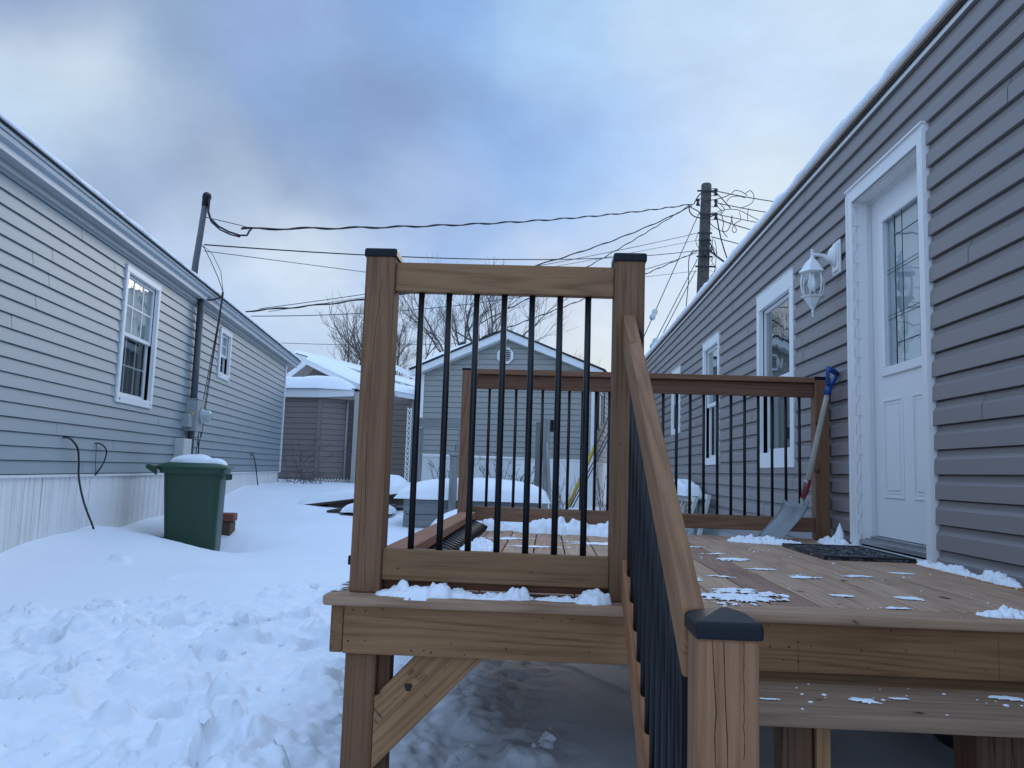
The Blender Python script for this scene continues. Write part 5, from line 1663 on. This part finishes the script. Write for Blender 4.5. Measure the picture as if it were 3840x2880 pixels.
# snow on the bay and on the slope behind
gxs, gys = np.meshgrid(np.linspace(0, 1, 40), np.linspace(0, 1, 14))
xs = -6.6 + gxs*2.36; y0s = np.interp(xs, [-6.6, -4.97, -4.2], [17.10, 16.80, 17.0]); ysn = y0s + gys*1.0
ed = np.clip(gys/0.12, 0, 1)**0.5*np.clip((1-gxs)/0.16, 0, 1)**0.6
zz = 2.668 + ed*(0.25+0.06*(fbm(xs*2, ysn*2, 3)-0.5)) + gys*0.05 - 0.02*(gys == 0)
o = grid_mesh(xs, ysn, zz, 'roof_snow', M['snow'], None, None)
tag(o, 'thick snow slab on the low bay roof of the mauve shed', None, None, 'stuff')
A0, A1 = (-5.56, 17.72, 3.405), (-4.25, 17.27, 2.835)
A2 = (-2.84, 16.92, 2.58)
gxs, gys = np.meshgrid(np.linspace(0, 1, 50), np.linspace(0, 1, 16))
ex = np.interp(gxs, [0, .48, 1], [A0[0], A1[0], A2[0]]); ey = np.interp(gxs, [0, .48, 1], [A0[1], A1[1], A2[1]]); ez = np.interp(gxs, [0, .48, 1], [A0[2], A1[2], A2[2]])
xs = ex + gys*0.1; ysn = ey + gys*1.2
ed = np.clip(gys/0.05, 0, 1)**0.5
zz = ez + ed*(0.07+0.05*(fbm(xs*2, ysn*2, 3)-0.5)) + gys*0.16 - 0.01*(gys == 0)
o = grid_mesh(xs, ysn, zz, 'roof_snow', M['snow'], None, None)
tag(o, 'snow on the sloping side roof of the mauve shed', None, None, 'stuff')

# bigger house further back with a white gable edge and snowy roof
fh = thing('house', 'far house with snow covered roof and white fascia rising above the shed', 'house', (-5.5, 21.0, 0.0), 0)
MB().prism([(-2.2, 0.1, 0.4), (2.0, 0.1, 0.4), (2.0, 0.1, 2.9), (1.2, 0.1, 3.2), (-1.2, 0.1, 3.75), (-2.2, 0.1, 3.6)], (0, 4, 0)).build('wall', M['shed_siding'], fh)
MB().prism([(-1.4, 0, 3.78), (2.1, 0, 2.98), (2.1, 0, 3.10), (-1.4, 0, 3.98)], (0, 0.06, 0)).build('fascia', M['white_metal'], fh)
MB().prism([(-1.4, 0.02, 3.985), (2.15, 0.02, 3.105), (2.15, 3.5, 3.4), (-1.4, 3.5, 4.25)], (0, 0, 0.03)).build('roof', M['shingle'], fh)
gxs, gys = np.meshgrid(np.linspace(0, 1, 40), np.linspace(0, 1, 12))
xs = -6.95 + gxs*3.6; ysn = 20.98 + gys*3.4
zz = 4.02 - gxs*0.9 + gys*(0.28+0.05*gxs) + 0.09*np.clip(gys/0.06, 0, 1)**0.5 + 0.05*(fbm(xs, ysn, 3)-0.5)
o = grid_mesh(xs, ysn, zz, 'roof_snow', M['snow'], None, None)
tag(o, 'snow blanket on the roof of the far house', None, None, 'stuff')
nb = thing('house', 'dark roofed house with white bargeboard peeping between shed and grey house', 'house', (-3.6, 23.0, 0.0), 0)
MB().box((-1.0, 0.1, 0.4), (1.6, 3.0, 3.2)).build('wall', M['brown_siding'], nb)
MB().prism([(-1.6, 0, 4.15), (0.35, 0, 3.28), (0.35, 0, 3.42), (-1.6, 0, 4.32)], (0, 0.05, 0)).build('bargeboard', M['white_metal'], nb)
MB().prism([(-0.05, 0.06, 3.48), (1.7, 0.06, 3.42), (1.7, 0.06, 2.9), (-0.05, 0.06, 2.9)], (0, 0.6, 0)).build('roof', M['brick_brown'], nb)

# ------------------------------------------------------------------ utility pole, its hardware and wires
up_ = thing('utility_pole', 'weathered wooden utility pole with insulators and tangled wires above the grey roof', 'utility pole', (3.95, 20.15, 0.0))
po = MB().tube([(0, 0, -0.5), (-0.10, 0, 3), (-0.08, 0, 5.8), (0.0, 0, 8.56), (0.0, 0, 8.60)], [0.20, 0.175, 0.155, 0.132, 0.115], 16)
o = po.build('pole', M['pole_wood'], up_, None); o.color = (1, 1, 1, 1)
# grain runs along local X in the wood shader: stand the mesh up
rotm = Matrix.Rotation(-PI/2, 4, 'Y')
o.data.transform(rotm.inverted()); o.matrix_basis = rotm
def insulator(name, x, z, y=-0.15, side=1):
    mb = MB().lathe([(0.02, -0.09), (0.045, -0.085), (0.05, -0.045), (0.03, -0.02), (0.03, 0.02), (0.05, 0.045), (0.045, 0.085), (0.02, 0.09)], 10, (x, y, z))
    mb.box((min(0.1*side, x-0.03*side), y-0.012, z+0.085), (max(0.1*side, x+0.03*side), y+0.012, z+0.097))
    mb.box((min(0.1*side, x-0.03*side), y-0.012, z-0.097), (max(0.1*side, x+0.03*side), y+0.012, z-0.085))
    return mb.build(name, M['cable'], up_)
for z in (8.33, 8.03, 7.69):
    insulator('insulator', 0.215, z)
insulator('insulator', -0.245, 8.05, side=-1)
mb = MB()
for z, l0, l1 in ((8.36, -0.26, 0.2), (7.74, -0.2, 0.24), (7.24, -0.24, 0.12), (7.05, -0.22, 0.1), (6.62, -0.27, 0.14), (6.36, -0.30, 0.22), (6.78, -0.22, 0.12)):
    mb.box((l0, -0.16, z-0.02), (l1, -0.13, z+0.02))
mb.build('bracket', M['cable'], up_)
# jumpers and loops near the top
rs = random.Random(21)
mb = MB()
def curve(pts, r, seg=5):
    P = [Vector(p) for p in pts]; out = []
    for i in range(len(P)-1):
        a, b = P[max(i-1, 0)], P[i]; c, d = P[i+1], P[min(i+2, len(P)-1)]
        for k in range(7):
            t = k/7
            out.append(0.5*((2*b)+(c-a)*t+(2*a-5*b+4*c-d)*t*t+(3*b-a-3*c+d)*t*t*t))
    out.append(P[-1]); mb.tube(out, r, seg)
curve([(-0.35, -0.2, 8.00), (-0.27, -0.2, 8.16), (-0.17, -0.2, 8.28), (-0.10, -0.2, 8.32)], 0.016)
curve([(0.05, -0.2, 8.33), (0.25, -0.2, 8.25), (0.45, -0.18, 8.05), (0.60, -0.1, 7.92)], 0.014)
curve([(-0.12, -0.2, 8.06), (0.20, -0.2, 8.12), (0.45, -0.2, 8.20), (0.58, -0.1, 8.30)], 0.012)
curve([(-0.48, -0.2, 7.93), (-0.40, -0.2, 7.88), (-0.25, -0.2, 7.80), (-0.18, -0.2, 7.72)], 0.014)
curve([(-0.48, -0.2, 7.93), (-0.45, -0.2, 7.76), (-0.30, -0.2, 7.64), (-0.05, -0.2, 7.63), (0.18, -0.2, 7.70)], 0.016)
curve([(0.02, -0.2, 7.52), (0.20, -0.2, 7.36), (0.40, -0.2, 7.27), (0.52, -0.2, 7.32), (0.60, -0.2, 7.55), (0.62, -0.2, 7.70)], 0.011)
curve([(0.22, -0.2, 7.95), (0.35, -0.2, 7.80), (0.20, -0.2, 7.72)], 0.010)
curve([(0.30, -0.2, 8.02), (0.42, -0.2, 7.85), (0.30, -0.2, 7.70)], 0.010)
curve([(0.35, -0.2, 7.72), (0.40, -0.2, 7.50), (0.38, -0.2, 7.30), (0.50, -0.2, 7.12)], 0.011)
curve([(0.62, -0.1, 7.70), (0.66, -0.1, 7.52), (0.75, -0.1, 7.36), (0.70, -0.1, 7.28), (0.64, -0.1, 7.36), (0.72, -0.1, 7.52), (0.86, 0, 7.62)], 0.010)
curve([(0.60, -0.1, 8.28), (0.72, -0.1, 8.40), (0.90, -0.1, 8.36), (1.05, 0, 8.30)], 0.010)
curve([(1.0, 0, 8.36), (1.13, 0, 8.44), (1.22, 0, 8.30), (1.18, 0, 8.12), (1.02, 0, 8.02), (0.90, 0, 7.98)], 0.009)
curve([(0.50, -0.1, 8.10), (0.60, -0.1, 8.22), (0.8, -0.1, 8.25), (1.0, 0, 8.24)], 0.010)
curve([(0.24, -0.2, 7.80), (0.5, -0.2, 7.86), (0.8, -0.1, 7.88), (1.1, 0, 7.78), (1.4, 0, 7.62)], 0.010)
curve([(0.85, 0, 7.86), (0.88, 0, 7.72), (0.87, 0, 7.62)], 0.008)
curve([(1.08, 0, 7.98), (1.06, 0, 7.8), (1.06, 0, 7.62)], 0.008)
curve([(-0.15, -0.2, 6.75), (-0.05, -0.22, 6.62), (0.05, -0.22, 6.72), (0.10, -0.2, 6.88)], 0.020)
curve([(-0.16, -0.2, 6.9), (0.02, -0.22, 6.98), (0.12, -0.2, 6.84), (0.2, -0.2, 6.64)], 0.018)
curve([(-0.35, -0.2, 6.78), (-0.47, -0.2, 6.55), (-0.47, -0.15, 6.0), (-0.52, -0.1, 5.3)], 0.012)
curve([(0.18, -0.2, 7.05), (0.22, -0.2, 6.8), (0.2, -0.2, 6.4), (0.15, -0.2, 6.1)], 0.008)
curve([(0.14, -0.2, 7.1), (0.12, -0.2, 6.9), (0.24, -0.2, 6.7), (0.1, -0.2, 6.5), (0.22, -0.2, 6.3), (0.08, -0.2, 6.1)], 0.007)
curve([(-0.24, -0.2, 7.22), (-0.30, -0.2, 7.05), (-0.27, -0.2, 6.9), (-0.2, -0.2, 6.8)], 0.008)
for k in range(10):
    z = 6.1 + k*0.13
    curve([(-0.16, -0.17, z), (0, -0.2, z+rs.uniform(-.1, .1)), (0.14, -0.17, z+rs.uniform(-.12, .12))], 0.006)
mb.build('jumper_wires', M['cable'], up_)

WIRES = {
'w1':([(-4.00,9.72,3.98),(-2.42,11.93,4.735),(3.60,20.00,8.01)], 0.0135, 'thick twisted service wire from the mast head to the top of the utility pole'),
'w2':([(-4.365,9.50,3.70),(-2.40,11.93,4.26),(3.72,20.00,6.78)], 0.0105, 'second black wire from the mast running level behind the tall post caps to the pole'),
'w3':([(-4.365,9.50,3.62),(-3.01,12.40,4.12),(0.10,20.00,5.48)], 0.006, 'thin grey wire sagging from the mast towards the left landing post'),
'w4':([(3.55,20.00,7.95),(-2.83,15.73,4.56),(-5.57,14.00,3.75)], 0.016, 'thick wavy cable from the pole down to the roof end of the pale home'),
'w5':([(3.50,20.00,7.97),(0.91,18.45,5.93),(-1.53,17.00,4.20)], 0.013, 'steep black cable from the pole top down to the gable roof'),
'w6':([(3.70,20.00,6.76),(0.84,18.64,5.17),(-1.55,17.50,3.97)], 0.012, 'lower black cable from mid pole passing the right post to the gable roof'),
'w8':([(3.72,20.00,7.24),(-1.88,16.31,5.00),(-5.32,14.00,3.80)], 0.009, 'upper thin line from the pole bracket to the left behind the posts'),
'w9':([(3.72,20.00,7.05),(-0.94,17.05,5.31),(-5.22,14.20,3.79)], 0.007, 'very thin line just under the upper bracket line'),
'w11':([(3.70,20.00,6.72),(-3.06,15.55,4.13),(-5.46,14.00,3.66)], 0.010, 'lowest grey line sagging level above the shed roofs'),
'w12':([(3.72,20.00,6.24),(2.44,21.21,6.35),(-2.19,26.00,6.61)], 0.007, 'faint line leaving the pole low and hiding behind the top rail'),
'w13':([(-13.23,34.00,6.32),(-8.18,34.00,6.30),(-3.80,34.00,6.47)], 0.014, 'distant thin level wire crossing in front of the bare trees'),
'r1':([(4.16,20.00,8.36),(4.99,20.79,8.52),(8.5,24.2,9.45)], 0.016, 'topmost wire leaving the pole to the right'),
'r2':([(4.16,20.00,8.05),(5.23,21.20,8.31),(8.0,24.3,9.15)], 0.016, 'second wire from the top leaving the pole to the right'),
'r3':([(4.13,20.00,7.75),(4.90,20.93,7.95),(7.8,24.2,8.65)], 0.014, 'third wire from the top leaving the pole to the right'),
'r4':([(4.13,20.00,7.65),(4.59,20.64,7.74),(7.6,24.5,8.55)], 0.018, 'thick wire under the third insulator leaving the pole to the right'),
'r5':([(4.06,20.00,7.14),(4.89,21.16,7.35),(7.4,24.5,7.9)], 0.016, 'mid height telephone wire leaving the pole to the right'),
'r6':([(4.04,20.00,6.76),(4.37,20.48,6.71),(6.8,23.8,6.8)], 0.032, 'heavy black cable leaving the pole just above the grey roof'),
'r7':([(4.18,20.00,7.75),(4.34,20.27,7.25),(4.68,20.7,6.60)], 0.020, 'short cable dropping from the pole insulators behind the grey roof'),
}
for key, (P, r, lab) in WIRES.items():
    a, m_, b = (Vector(p) for p in P)
    tm = (m_-a).length / ((m_-a).length + (b-m_).length)
    pts = []
    n = 150
    for i in range(n+1):
        t = i/n
        l0 = (t-tm)*(t-1)/((0-tm)*(0-1)); l1 = t*(t-1)/(tm*(tm-1)); l2 = t*(t-tm)/(1*(1-tm))
        p = a*l0 + m_*l1 + b*l2
        if key in ('w1', 'w4', 'w5', 'w6'):
            p = p + Vector((0, 0, 0.010*math.sin(i*0.62)))
        pts.append(p)
    r *= 0.86
    mb = MB().tube(pts, r, 5)
    if key in ('w1', 'w4', 'w5', 'w6'):    # triplex: a second strand wound round the first
        mb.tube([p + Vector((0.010*math.cos(i*0.62), 0, 0.015*math.sin(i*0.62 + 1.5))) for i, p in enumerate(pts)], r*0.7, 4)
    o = mb.build('overhead_wire', M['cable'] if r > 0.009 else M['thin_cable'])
    tag(o, lab, 'wire', 'overhead wires around the utility pole')
# guy wires with their strain insulators
G = [((3.74,19.95,7.78),(0.38,14.00,0.41), 0.44, 'steepest guy wire from the pole top with the lower left insulator, yellow guarded foot'),
     ((3.69,19.95,6.53),(0.42,14.00,0.41), 0.43, 'middle guy wire with an insulator close to the grey roof edge'),
     ((3.65,19.95,6.23),(0.46,14.00,0.40), None, 'lowest plain guy wire beside the grey roof edge')]
for k, (a, b, ti, lab) in enumerate(G):
    a, b = Vector(a), Vector(b)
    gw = thing('guy_wire', lab, 'guy wire', tuple(b), 0, 'guy wires of the utility pole')
    lm = to_local(gw, Matrix.Identity(4))
    MB().tube([a, b], 0.011, 5).build('strand', M['thin_cable'], gw, lm)
    if ti:
        c = a + (b-a)*ti
        fm = frame(c, b, (0, 0, 1)) @ Matrix.Rotation(PI/2, 4, 'Y')
        MB().lathe([(0.02, -0.17), (0.06, -0.14), (0.068, -0.08), (0.052, -0.02), (0.052, 0.02), (0.068, 0.08), (0.06, 0.14), (0.02, 0.17)], 12).build('strain_insulator', M['porcelain'], gw, to_local(gw, fm))
    if k == 0:
        c = a + (b-a)*0.845
        MB().tube([c, b], 0.034, 8).build('guy_guard', M['yellow'], gw, lm)
        MB().tube([a + (b-a)*0.785, a + (b-a)*0.838], 0.03, 8).build('upper_guard', M['tan_wood'], gw, lm)

# ------------------------------------------------------------------ bare trees
def bare_tree(name, label, x, y, z, height, seed, stems=3, spread=0.55, levels=5, r0=0.16, lean=0.0):
    rs = random.Random(seed)
    t = thing(name, label, 'tree', (x, y, z), 0, 'bare winter trees behind the houses')
    tr, cr = MB(), MB()
    def grow(p, d, L, r, lev):
        n = 4 if lev < 2 else 3
        pts = [p.copy()]; q = p.copy(); dd = d.copy()
        for i in range(n):
            dd = (dd + Vector((rs.gauss(0, .10), rs.gauss(0, .10), rs.gauss(0.05, .07)))).normalized()
            q = q + dd*(L/n); pts.append(q.copy())
        rr = [r*(1-0.45*i/n) for i in range(n+1)]
        (tr if lev == 0 else cr).tube(pts, rr, 7 if lev < 2 else (4 if lev < 3 else 3), cap=False)
        if lev >= levels: return
        kids = rs.choice((2, 3)) + (1 if lev in (1, 2, 3) else 0)
        for k in range(kids):
            at = pts[-1] if k == 0 else pts[rs.randint(1, n)]
            ang = rs.uniform(0.30, 0.85) * (0.5 if k == 0 else 1)
            ax = Vector((rs.gauss(0, 1), rs.gauss(0, 1), rs.gauss(0, 0.5)))
            ax = (ax - dd*ax.dot(dd)).normalized()
            nd = (dd*math.cos(ang) + ax*math.sin(ang))
            nd = (nd + Vector((0, 0, 0.12))).normalized()
            grow(at, nd, L*rs.uniform(0.58, 0.80), max(0.0046, r*(0.62 if k == 0 else rs.uniform(0.36, 0.55))), lev+1)
    for s in range(stems):
        a = 2*PI*s/stems + rs.uniform(-.4, .4)
        d = Vector((math.cos(a)*spread*rs.uniform(.6, 1.2)+lean, math.sin(a)*spread*0.6, 1)).normalized()
        grow(Vector((0.05*math.cos(a), 0.05*math.sin(a), -0.2)), d, height*0.34, r0*rs.uniform(.7, 1), 0)
    tr.build('trunk', M['bark'], t)
    cr.build('branches', M['twig'], t)
    return t
bare_tree('bare_tree', 'wide many stemmed bare tree behind the tall left landing post', -5.6, 25.0, 2.2, 5.3, 4, 7, 0.58, 5, 0.07)
bare_tree('bare_tree', 'bare spreading tree rising behind the gable peak of the grey house', -2.35, 25.0, 2.6, 6.0, 12, 5, 0.52, 5, 0.09)
bare_tree('bare_tree', 'low bare treetop to the right of the gable peak', -0.35, 26.0, 2.6, 3.6, 23, 3, 0.60, 4, 0.07)
bare_tree('bare_tree', 'row of sparse twigs above the far end of the pale home roof', -9.3, 30.0, 3.2, 2.6, 31, 4, 0.9, 3, 0.03)
# ------------------------------------------------------------------ shrubs and stalks in the snow
def shrub(label, x, y, h, wd, n, seed, arch=0.0, r=0.006, lean=0.0, twigs=3):
    rs = random.Random(seed)
    s = MB()
    z0 = gz(x, y) - 0.05
    for i in range(n):
        a = rs.uniform(0, 2*PI)
        px, py = rs.gauss(0, wd*0.12), rs.gauss(0, wd*0.08)
        d = Vector((math.cos(a)*rs.uniform(.1, .6)+lean, math.sin(a)*rs.uniform(.05, .3), 1))
        L = h*rs.uniform(0.55, 1.05)
        pts = []; p = Vector((px, py, 0))
        m_ = 6
        for k in range(m_+1):
            pts.append(p.copy())
            d = (d + Vector((rs.gauss(0, .10) + arch*d.x*0.35, rs.gauss(0, .06), -arch*0.30))).normalized()
            p = p + d*(L/m_)
            if k >= 2 and rs.random() < 0.75:
                for _ in range(rs.randint(1, twigs)):
                    dd = (d + Vector((rs.gauss(0, .6), rs.gauss(0, .4), rs.gauss(0.1, .4)))).normalized()
                    l2 = L*rs.uniform(.08, .26)
                    q1 = p + dd*l2*0.5 + Vector((0, 0, rs.gauss(0, .01)))
                    s.tube([p, q1, p+dd*l2+Vector((0, 0, rs.gauss(0, .02)))], [r*0.6, r*0.5, r*0.35], 3, False)
        s.tube(pts, [r*(1-0.55*k/m_) for k in range(m_+1)], 4, False)
    o = s.build('shrub', M['twig'], None, Matrix.Translation((x, y, z0)))
    return tag(o, label, 'shrub')
shrub('leafless arching shrub against the mauve shed at the corner of the pale home', -5.05, 16.2, 1.35, 1.2, 13, 3, 0.55, 0.005)
shrub('low twiggy tangle of the shed shrub drooping onto the snow', -4.75, 15.6, 0.50, 1.6, 20, 8, 0.9, 0.0055)
shrub('bare bush fanning out in front of the white skirting of the grey house', -0.75, 14.2, 0.85, 1.2, 26, 12, 0.05, 0.008, 0.1)
shrub('small bush behind the chain link fence beside the grey post', -1.75, 14.6, 0.75, 0.7, 14, 15, 0.1, 0.008)
shrub('thin stalks rising left of the yellow guy guard', 0.22, 13.2, 0.75, 0.4, 9, 17, 0.0, 0.006, 0, 2)
shrub('thin upright stalks right of the yellow guy guard', 0.95, 13.4, 0.85, 0.35, 10, 19, 0.0, 0.006, 0, 1)

# ------------------------------------------------------------------ weathered yard woodwork
ar = thing('garden_arch', 'weathered grey plank arch with two posts at the back of the yard', 'garden arch', (-1.7, 12.0, 0.2))
def gpost(name, parent, x, y, z0, z1, w=0.09, t=None, tint=(1, 1, 1), top=(0, 0)):
    return board(name, parent, (x, y, z0), (x+top[0], y+top[1], z1), w, t or w, M['grey_wood'], (0, 1, 0), 0.004, tint)
gpost('post', ar, -1.945, 12.0, 0.2, 1.61, 0.088, tint=(.85, .85, .9))
gpost('post', ar, -1.34, 12.0, 0.2, 1.61, 0.045, 0.09, tint=(1.0, .98, .92))
board('crosspiece', ar, (-2.07, 11.94, 1.690), (-1.325, 11.94, 1.700), 0.03, 0.148, M['grey_wood'], tint=(.85, .88, .9))
wp_ = thing('wooden_post', 'short weathered post with a square cap at the planter corner', 'post', (-1.165, 9.92, 0.2))
gpost('post', wp_, -1.165, 9.92, 0.1, 1.165, 0.092, tint=(.85, .87, .92))
MB().box((-0.058, -0.058, 0), (0.058, 0.058, 0.022)).build('cap', M['grey_wood'], wp_, to_local(wp_, Matrix.Translation((-1.165, 9.92, 1.166))), 0.004)
t1 = thing('wooden_post', 'plain dark weathered post left of the taller pair behind the deck', 'post', (-0.145, 12.1, 0.2))
gpost('post', t1, -0.145, 12.1, 0.1, 1.755, 0.085, tint=(.68, .66, .66))
t2 = thing('wooden_post', 'taller weathered post with a leaning pale board and dark block near its top', 'post', (-0.02, 11.95, 0.2))
gpost('post', t2, -0.02, 12.0, 0.1, 1.81, 0.095, tint=(.95, .97, 1.0))
gpost('leaning_board', t2, 0.085, 11.9, 0.2, 1.45, 0.045, 0.02, tint=(1.25, 1.25, 1.2), top=(-0.09, 0.02))
MB().box((-0.035, -0.04, -0.09), (0.035, 0.04, 0.09)).build('dark_block', M['black_plastic'], t2, to_local(t2, Matrix.Translation((0.065, 11.98, 1.70))), 0.004)

pl = thing('planter_box', 'weathered two plank planter box heaped with snow behind the deck', 'planter', (-1.0, 10.4, 0.2))
for i, (za, zb) in enumerate(((0.16, 0.425), (0.432, 0.635))):
    h_ = zb-za; zc = (za+zb)/2
    board('plank', pl, (-1.785, 10.0, zc), (-0.09, 10.0, zc), 0.036, h_, M['grey_wood'], tint=(.80, .84, .9))
    board('plank', pl, (-1.767, 10.02, zc), (-1.767, 11.0, zc), 0.036, h_, M['grey_wood'], tint=(.7, .74, .8))
    board('plank', pl, (-0.108, 10.02, zc), (-0.108, 11.0, zc), 0.036, h_, M['grey_wood'], tint=(.7, .74, .8))
    board('plank', pl, (-1.75, 10.98, zc), (-0.125, 10.98, zc), 0.036, h_, M['grey_wood'], tint=(.7, .74, .8))
o = snow_cushion('planter_snow', 1.95, 1.15, 0.27, Matrix.Translation((-0.93, 10.5, 0.628)), 5, 2.6, lump=0.12)
tag(o, 'domed snow heaped over the planter box', 'snow')
o = snow_cushion('snow_mound', 1.5, 0.7, 0.40, Matrix.Translation((-0.62, 9.35, 0.18)), 15, 2.4, lump=0.10)
tag(o, 'lower snow mound in front of the planter behind the deck', 'snow')
o = snow_cushion('snow_mound', 0.9, 0.8, 0.50, Matrix.Translation((-2.55, 12.6, 0.40)), 18, 2.0, lump=0.15)
tag(o, 'snow mound between the left landing post and the lattice', 'snow')

# sheets of wood lying under snow
sb_ = thing('plywood_sheet', 'dark board propped low on the snow under a slab of snow', 'board', (-3.1, 12.4, 0.35))
plate('sheet', sb_, [(-3.80, 11.9, 0.345), (-2.05, 12.0, 0.605), (-1.95, 13.0, 0.64), (-3.5, 13.3, 0.40)], (0.0, 0.0, 0.035), M['plywood'], (1, 0, .14))
plate('support', sb_, [(-3.3, 11.98, 0.30), (-2.1, 12.05, 0.45), (-2.1, 12.05, 0.60), (-3.3, 11.98, 0.42)], (0, 0.4, 0), M['plywood'], (1, 0, .14))
gxs, gys = np.meshgrid(np.linspace(0, 1, 50), np.linspace(0, 1, 22))
bx0 = np.array([-3.80, 11.9, 0.381]); bx1 = np.array([-2.05, 12.0, 0.641]); by0 = np.array([-3.5, 13.3, 0.436]); by1 = np.array([-1.95, 13.0, 0.676])
Pq = [(1-gxs)*(1-gys)*bx0[i] + gxs*(1-gys)*bx1[i] + (1-gxs)*gys*by0[i] + gxs*gys*by1[i] for i in range(3)]
ed = (np.clip(gxs/0.10, 0, 1)*np.clip((1-gxs)/0.08, 0, 1)*np.clip(gys/0.10, 0, 1)*np.clip((1-gys)/0.15, 0, 1))**0.4
Pq[2] = Pq[2] + ed*(0.135+0.05*(fbm(Pq[0]*3, Pq[1]*3, 3)-0.5)) - 0.012*(ed == 0)
o = grid_mesh(Pq[0], Pq[1], Pq[2], 'board_snow', M['snow'])
tag(o, 'slab of snow lying on the propped dark board', 'snow')
sb2 = thing('plywood_sheet', 'second dark board end jutting out under the first, left of the landing post', 'board', (-2.9, 11.5, 0.3))
plate('sheet', sb2, [(-3.12, 11.3, 0.335), (-2.2, 11.2, 0.42), (-2.2, 11.8, 0.44), (-3.0, 11.9, 0.36)], (0, 0, 0.03), M['plywood'], (1, 0, .1))
plate('sheet', sb2, [(-2.95, 11.1, 0.29), (-2.3, 11.0, 0.32), (-2.3, 11.4, 0.33), (-2.85, 11.4, 0.31)], (0, 0, 0.03), M['plywood'], (1, 0, .1))
o = snow_cushion('board_snow', 0.7, 0.55, 0.13, Matrix.Translation((-2.50, 11.28, 0.37)), 28, 2.6, lump=0.2)
tag(o, 'small snow clump on the second board beside the landing post', 'snow')

# white lattice post and chain link fence
lt = thing('lattice_trellis', 'narrow white lattice trellis standing between shed and planter', 'trellis', (-2.46, 14.0, 0.6))
mb = MB()
mb.box((-2.513, 13.99, 0.6), (-2.501, 14.03, 2.07)); mb.box((-2.445, 13.99, 0.6), (-2.433, 14.03, 2.07))
mb.build('stile', M['white'], lt, to_local(lt, Matrix.Identity(4)))
mb = MB()
z = 0.62
while z < 1.98:
    for sg in (1, -1):
        a = Vector((-2.500, 14.0+0.006*sg, z if sg > 0 else z+0.09)); b = Vector((-2.446, 14.0+0.006*sg, z+0.09 if sg > 0 else z))
        mb.tube([a, b], 0.008, 4)
    z += 0.09
mb.build('lattice', M['white'], lt, to_local(lt, Matrix.Identity(4)))
cf = thing('chain_link_fence', 'chain link fence with a white top rail before the grey house', 'fence', (-1.4, 14.0, 0.5))
MB().tube([(-2.3, 14.0, 1.235), (-0.3, 14.0, 1.225)], 0.024, 8).build('top_rail', M['white'], cf, to_local(cf, Matrix.Identity(4)))
mb = MB()
x = -2.3
while x < -0.55:
    for sg in (1, -1):
        pts = []
        for k in range(13):
            zz = 0.60 + k*0.05
            pts.append((x + (0.026 if (k % 2 == 0) == (sg > 0) else -0.026), 14.0 + 0.006*sg*(1 if k % 2 else -1), zz))
        mb.tube(pts, 0.0042, 3, False)
    x += 0.052
mb.build('wire_mesh', M['steel'], cf, to_local(cf, Matrix.Identity(4)))
for xp in (-2.3, -0.35):
    MB().lathe([(0.025, 0), (0.025, 0.74)], 10).build('fence_post', M['steel'], cf, to_local(cf, Matrix.Translation((xp, 14.03, 0.5))))
# white lattice strip at the foot of the shed
lt2 = thing('lattice_strip', 'low white lattice strip along the foot of the shed', 'trellis', (-4.6, 16.9, 0.5))
mb = MB()
x = -4.95
while x < -4.3:
    yy = 16.93 + (x+4.95)*0.55
    mb.tube([(x, yy, 0.55), (x+0.06, yy+0.03, 0.72)], 0.012, 4); mb.tube([(x+0.06, yy+0.03, 0.55), (x, yy, 0.72)], 0.012, 4)
    x += 0.06
mb.build('lattice', M['white'], lt2, to_local(lt2, Matrix.Identity(4)))
